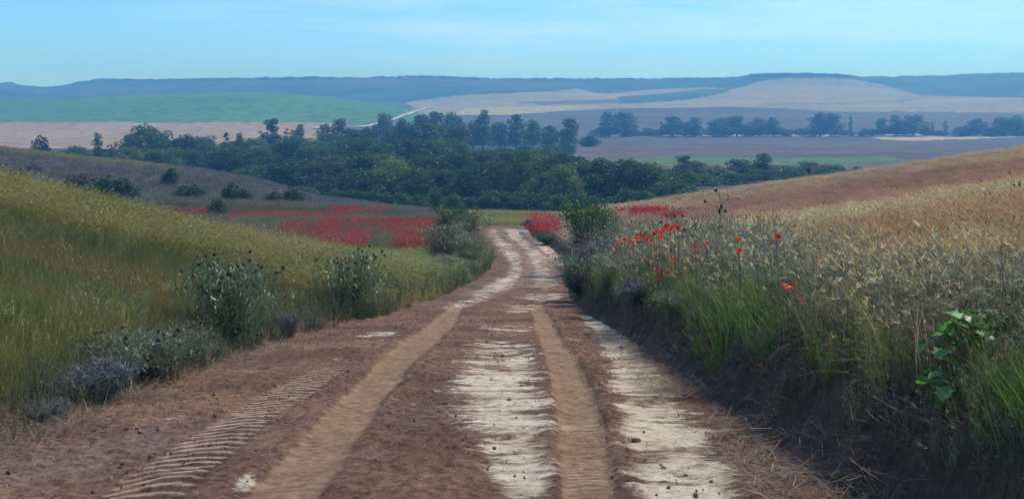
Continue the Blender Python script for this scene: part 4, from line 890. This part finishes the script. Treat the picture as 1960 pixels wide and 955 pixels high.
n = 5000; x, d = samp(n, 156, 182, lambda d: -.62*d, lambda d: -.335*d); hs = rng.uniform(.4, .8, n)
scatter('ridge_top_grass', SCRUB, np.stack([x, d, H(x, d)], -1), np.stack([hs*1.8, hs*1.8, hs], -1), rng.integers(0, 4, n), jitter(np.tile([.24, .22, .085], (n, 1)), .12), 'dry yellow grass along the top of the scrub hillside', 'grass')
n = 2600; px_ = np.where(rng.random(n) < .35, rng.uniform(1435, 1625, n), rng.uniform(60, 1960, n)); d = np.where((px_ > 1430) & (px_ < 1630), rng.uniform(2080, 2260, n), rng.uniform(2280, 2430, n)); x = (px_-CX)/F_PX*d; k = fbm(x*.01, d*.01, 95) > .42; x, d = x[k], d[k]; hs = rng.uniform(2.5, 6, len(x))
scatter('ridge_trees', SCRUB, np.stack([x, d, H(x, d)], -1), np.stack([hs*2, hs*2, hs], -1), rng.integers(0, 4, len(x)), jitter(np.tile([.03, .05, .035], (len(x), 1)), .1), 'dark scrubby wood along the plateau skyline', 'scrub')
# undergrowth in the poppy field and the poppies there
n = 9000; x, d = samp(n, 62, 116, lambda d: -.345*d, lambda d: XL(np.minimum(d, 130))-1.0)
cc = lerp3(fbm(x*.15, d*.15, 29), [.3, .45, .55, .7], [(.10, .13, .06), (.14, .13, .09), (.16, .12, .09), (.09, .12, .07)])
hs = rng.uniform(.35, .8, n); scatter('poppy_field_grass', WIDE, np.stack([x, d, H(x, d)], -1), np.stack([hs*1.1, hs*1.1, hs], -1), rng.integers(0, 5, n), jitter(cc, .16), 'grey green grass among the red poppy field', 'grass')
def poppy_tuft(seed, n=12, rad=.6):
    rs = np.random.default_rng(seed); mb = MB(); c = np.stack([rs.normal(0, rad*.6, n), rs.normal(0, rad*.6, n), rs.uniform(.55, 1, n)], -1)
    for q in range(3): V, F = leaves(c+rs.normal(size=(n, 3))*.02, .06, rs, .8); mb.add(V, F, rs.uniform(.3, .9, n))
    V, F, _, _ = blades(c*np.array([1, 1, 0]), rs.uniform(0, 6.28, n), c[:, 2], np.full(n, .02), np.full(n, .02), np.full(n, .012), 1, rs); mb.add(V, F, .1, 1)
    return mb.mesh('poppy_tuft', [M['petal_i'], M['stem']])
POPPY = tuft_src('poppy_tufts', [poppy_tuft(90+i) for i in range(4)])
def poppy_mass(name, n, rects, label, h=.8, seed=1, thr=.33):
    rs = np.random.default_rng(seed); xs, ds = [], []
    for (x0, x1, y0, y1, wgt) in rects:
        m = int(n*wgt); px = rs.uniform(x0, x1, m); py = rs.uniform(y0, y1, m)
        a, b = hits_near(px, py, h*.8); k = fbm(a*.25, b*.12, 71) > thr; xs.append(a[k]); ds.append(b[k]+rs.uniform(-.5, .5, k.sum()))
    x, d = np.concatenate(xs), np.concatenate(ds); m = len(x); hs = rs.uniform(.7, 1.1, m)*h
    scatter(name, POPPY, np.stack([x, d, H(x, d)], -1), np.stack([hs*1.2, hs*1.2, hs], -1), rs.integers(0, 4, m), jitter(np.tile([.48, .05, .06], (m, 1)), .15, rs), label, 'poppies', rs=rs)
poppy_mass('poppy_field', 7500, [(440, 660, 408, 416, .14), (600, 700, 412, 470, .20), (680, 840, 420, 440, .30), (760, 830, 436, 470, .16), (540, 640, 425, 450, .12), (640, 740, 395, 404, .08)], 'broad red poppy field between the left meadow and the scrub hillside', .8, 1)
poppy_mass('poppy_strip', 160, [(332, 392, 402, 409, 1.)], 'thin red poppy strip left of the small round bush', .8, 2)
poppy_mass('poppy_patch', 60, [(1012, 1070, 408, 442, 1.)], 'red poppy patch right of where the track disappears', .9, 3)
poppy_mass('poppy_slope', 420, [(1182, 1300, 398, 414, 1.)], 'dull red poppies at the foot of the right grain field', .7, 4, .52)
# ------------------------------------------------------------------ crumbs, clods, straw litter
def clod_mesh(seed): 
    rs = np.random.default_rng(seed); V, F = ico(1., 2); V = V*(1+.5*(fbm(V[:, 0]*2+seed, V[:, 1]*2+V[:, 2]*1.7, seed)-.5)[:, None]+rs.uniform(-.06, .06, (len(V), 1)))*np.array([1.1, .9, .7]); mb = MB(); mb.add(V, F, .5); return mb.mesh('dirt_clod', [M['clod']], False)
CL = [clod_mesh(i) for i in range(4)]
for i, (px, py, r, lab) in enumerate([(1217, 845, .030, 'largest dark clod lying on the white chalk at lower right'), (1188, 666, .034, 'dark clod at the upper end of the right chalk strip'), (1164, 697, .034, 'dark clod beside the right wheel rut'), (1172, 788, .026, 'dark clod on the edge of the right wheel rut, lower down'),
    (1190, 855, .026, 'flat clod just left of the largest one'), (962, 681, .026, 'small clod at the top of the central chalk patch'), (1125, 640, .03, 'clod at the far end of the right wheel rut'), (940, 728, .012, 'tiny clod on the central chalk patch'), (1270, 905, .022, 'clod at the lower edge of the right chalk strip'), (325, 735, .03, 'clod below the small thistles on the left verge')]):
    x, d, z = hit(px, py); o = obj('dirt_clod', CL[i % 4], None, (x, d, z+r*.15), (0, 0, i*1.3), (r, r, r)); tag(o, lab, 'clod', 'earth clods on the track')
o = obj('white_stone', clod_mesh(9), None, hit(1004, 447)); o.scale = (.45, .4, .45); o.data.materials[0] = M['stone']; tag(o, 'pale boulder at the right edge where the track disappears', 'stone')
CRUMB = tuft_src('crumbs', CL)
n = 9000; x, d = samp(n, 4.8, 26, lambda d: XL(d)-.5, lambda d: XR(d)+.1, 'log')
sL = bands(SA_L, x, d)[0]; sR, uR, wR = bands(SA_R, x, d); dens = .35-.2*np.maximum(bands(CH_A, x, d)[0], bands(CH_B, x, d)[0])+.6*np.exp(-((uR-wR*1.5)/.12)**2)+.3*sstep(.3, 0, XR(d)-x)-.5*np.maximum(sL, sR)
k = rng.random(n) < dens*(.3+1.2*fbm(x*1.4, d*1.4, 81)); x, d = x[k], d[k]; sz = np.clip(rng.lognormal(-5.3, .55, len(x)), .002, .02)
scatter('soil_crumbs', CRUMB, np.stack([x, d, H(x, d)+.004], -1), np.stack([sz]*3, -1), rng.integers(0, 4, len(x)), np.tile([.1, .06, .05], (len(x), 1)), 'small crumbs of earth scattered over the track', 'soil', .6)
def straw_bit(seed):
    rs = np.random.default_rng(seed); mb = MB(); n = 7; V, F, _, _ = blades(np.stack([rs.normal(0, .06, n), rs.normal(0, .06, n), rs.uniform(0, .03, n)], -1), rs.uniform(0, 6.28, n), rs.uniform(.06, .22, n), rs.uniform(1.2, 1.65, n), rs.uniform(-.4, .4, n), np.full(n, .0045), 2, rs, .6); mb.add(V, F); return mb.mesh('straw', [M['inst']])
STRAW = tuft_src('straw_bits', [straw_bit(i) for i in range(5)])
n = 2600; x1, d1 = samp(n, 4.6, 14, lambda d: XL(d)-.9, lambda d: XL(d)+.5); x2, d2 = samp(n, 4.6, 16, lambda d: XR(d)-.45, lambda d: XR(d)+.55)
x = np.concatenate([x1, x2]); d = np.concatenate([d1, d2]); k = rng.random(len(x)) < 1.6*fbm(x*1.1, d*1.1, 83)-.4; x, d = x[k], d[k]
scatter('straw_litter', STRAW, np.stack([x, d, H(x, d)+.015], -1), np.tile([1, 1, 1], (len(x), 1)), rng.integers(0, 5, len(x)), jitter(np.tile([.22, .17, .12], (len(x), 1)), .35), 'dry straw litter along both edges of the track', 'straw', .1)

# ------------------------------------------------------------------ air
def haze():
    x0, x1, y0, y1, z0, z1 = -2500, 2500, -80, 2850, -22, 128
    V = [(x, y, z) for x in (x0, x1) for y in (y0, y1) for z in (z0, z1)]
    F = [(0, 1, 3, 2), (4, 6, 7, 5), (0, 4, 5, 1), (2, 3, 7, 6), (0, 2, 6, 4), (1, 5, 7, 3)]
    m, n, o = new_mat('haze_air'); pv = n.nodes.new('ShaderNodeVolumePrincipled'); n.links.new(pv.outputs[0], o.inputs['Volume'])
    pv.inputs['Color'].default_value = (.16, .50, 1.0, 1); pv.inputs['Density'].default_value = HAZE; pv.inputs['Anisotropy'].default_value = .2
    pv.inputs['Absorption Color'].default_value = (.3, .5, .8, 1)
    me = mesh_np('haze', np.array(V, float), np.array(F), [m]); tag(obj('haze', me), 'thin blue haze filling the valley air', 'haze', kind='stuff')
HAZE = .00056
haze()
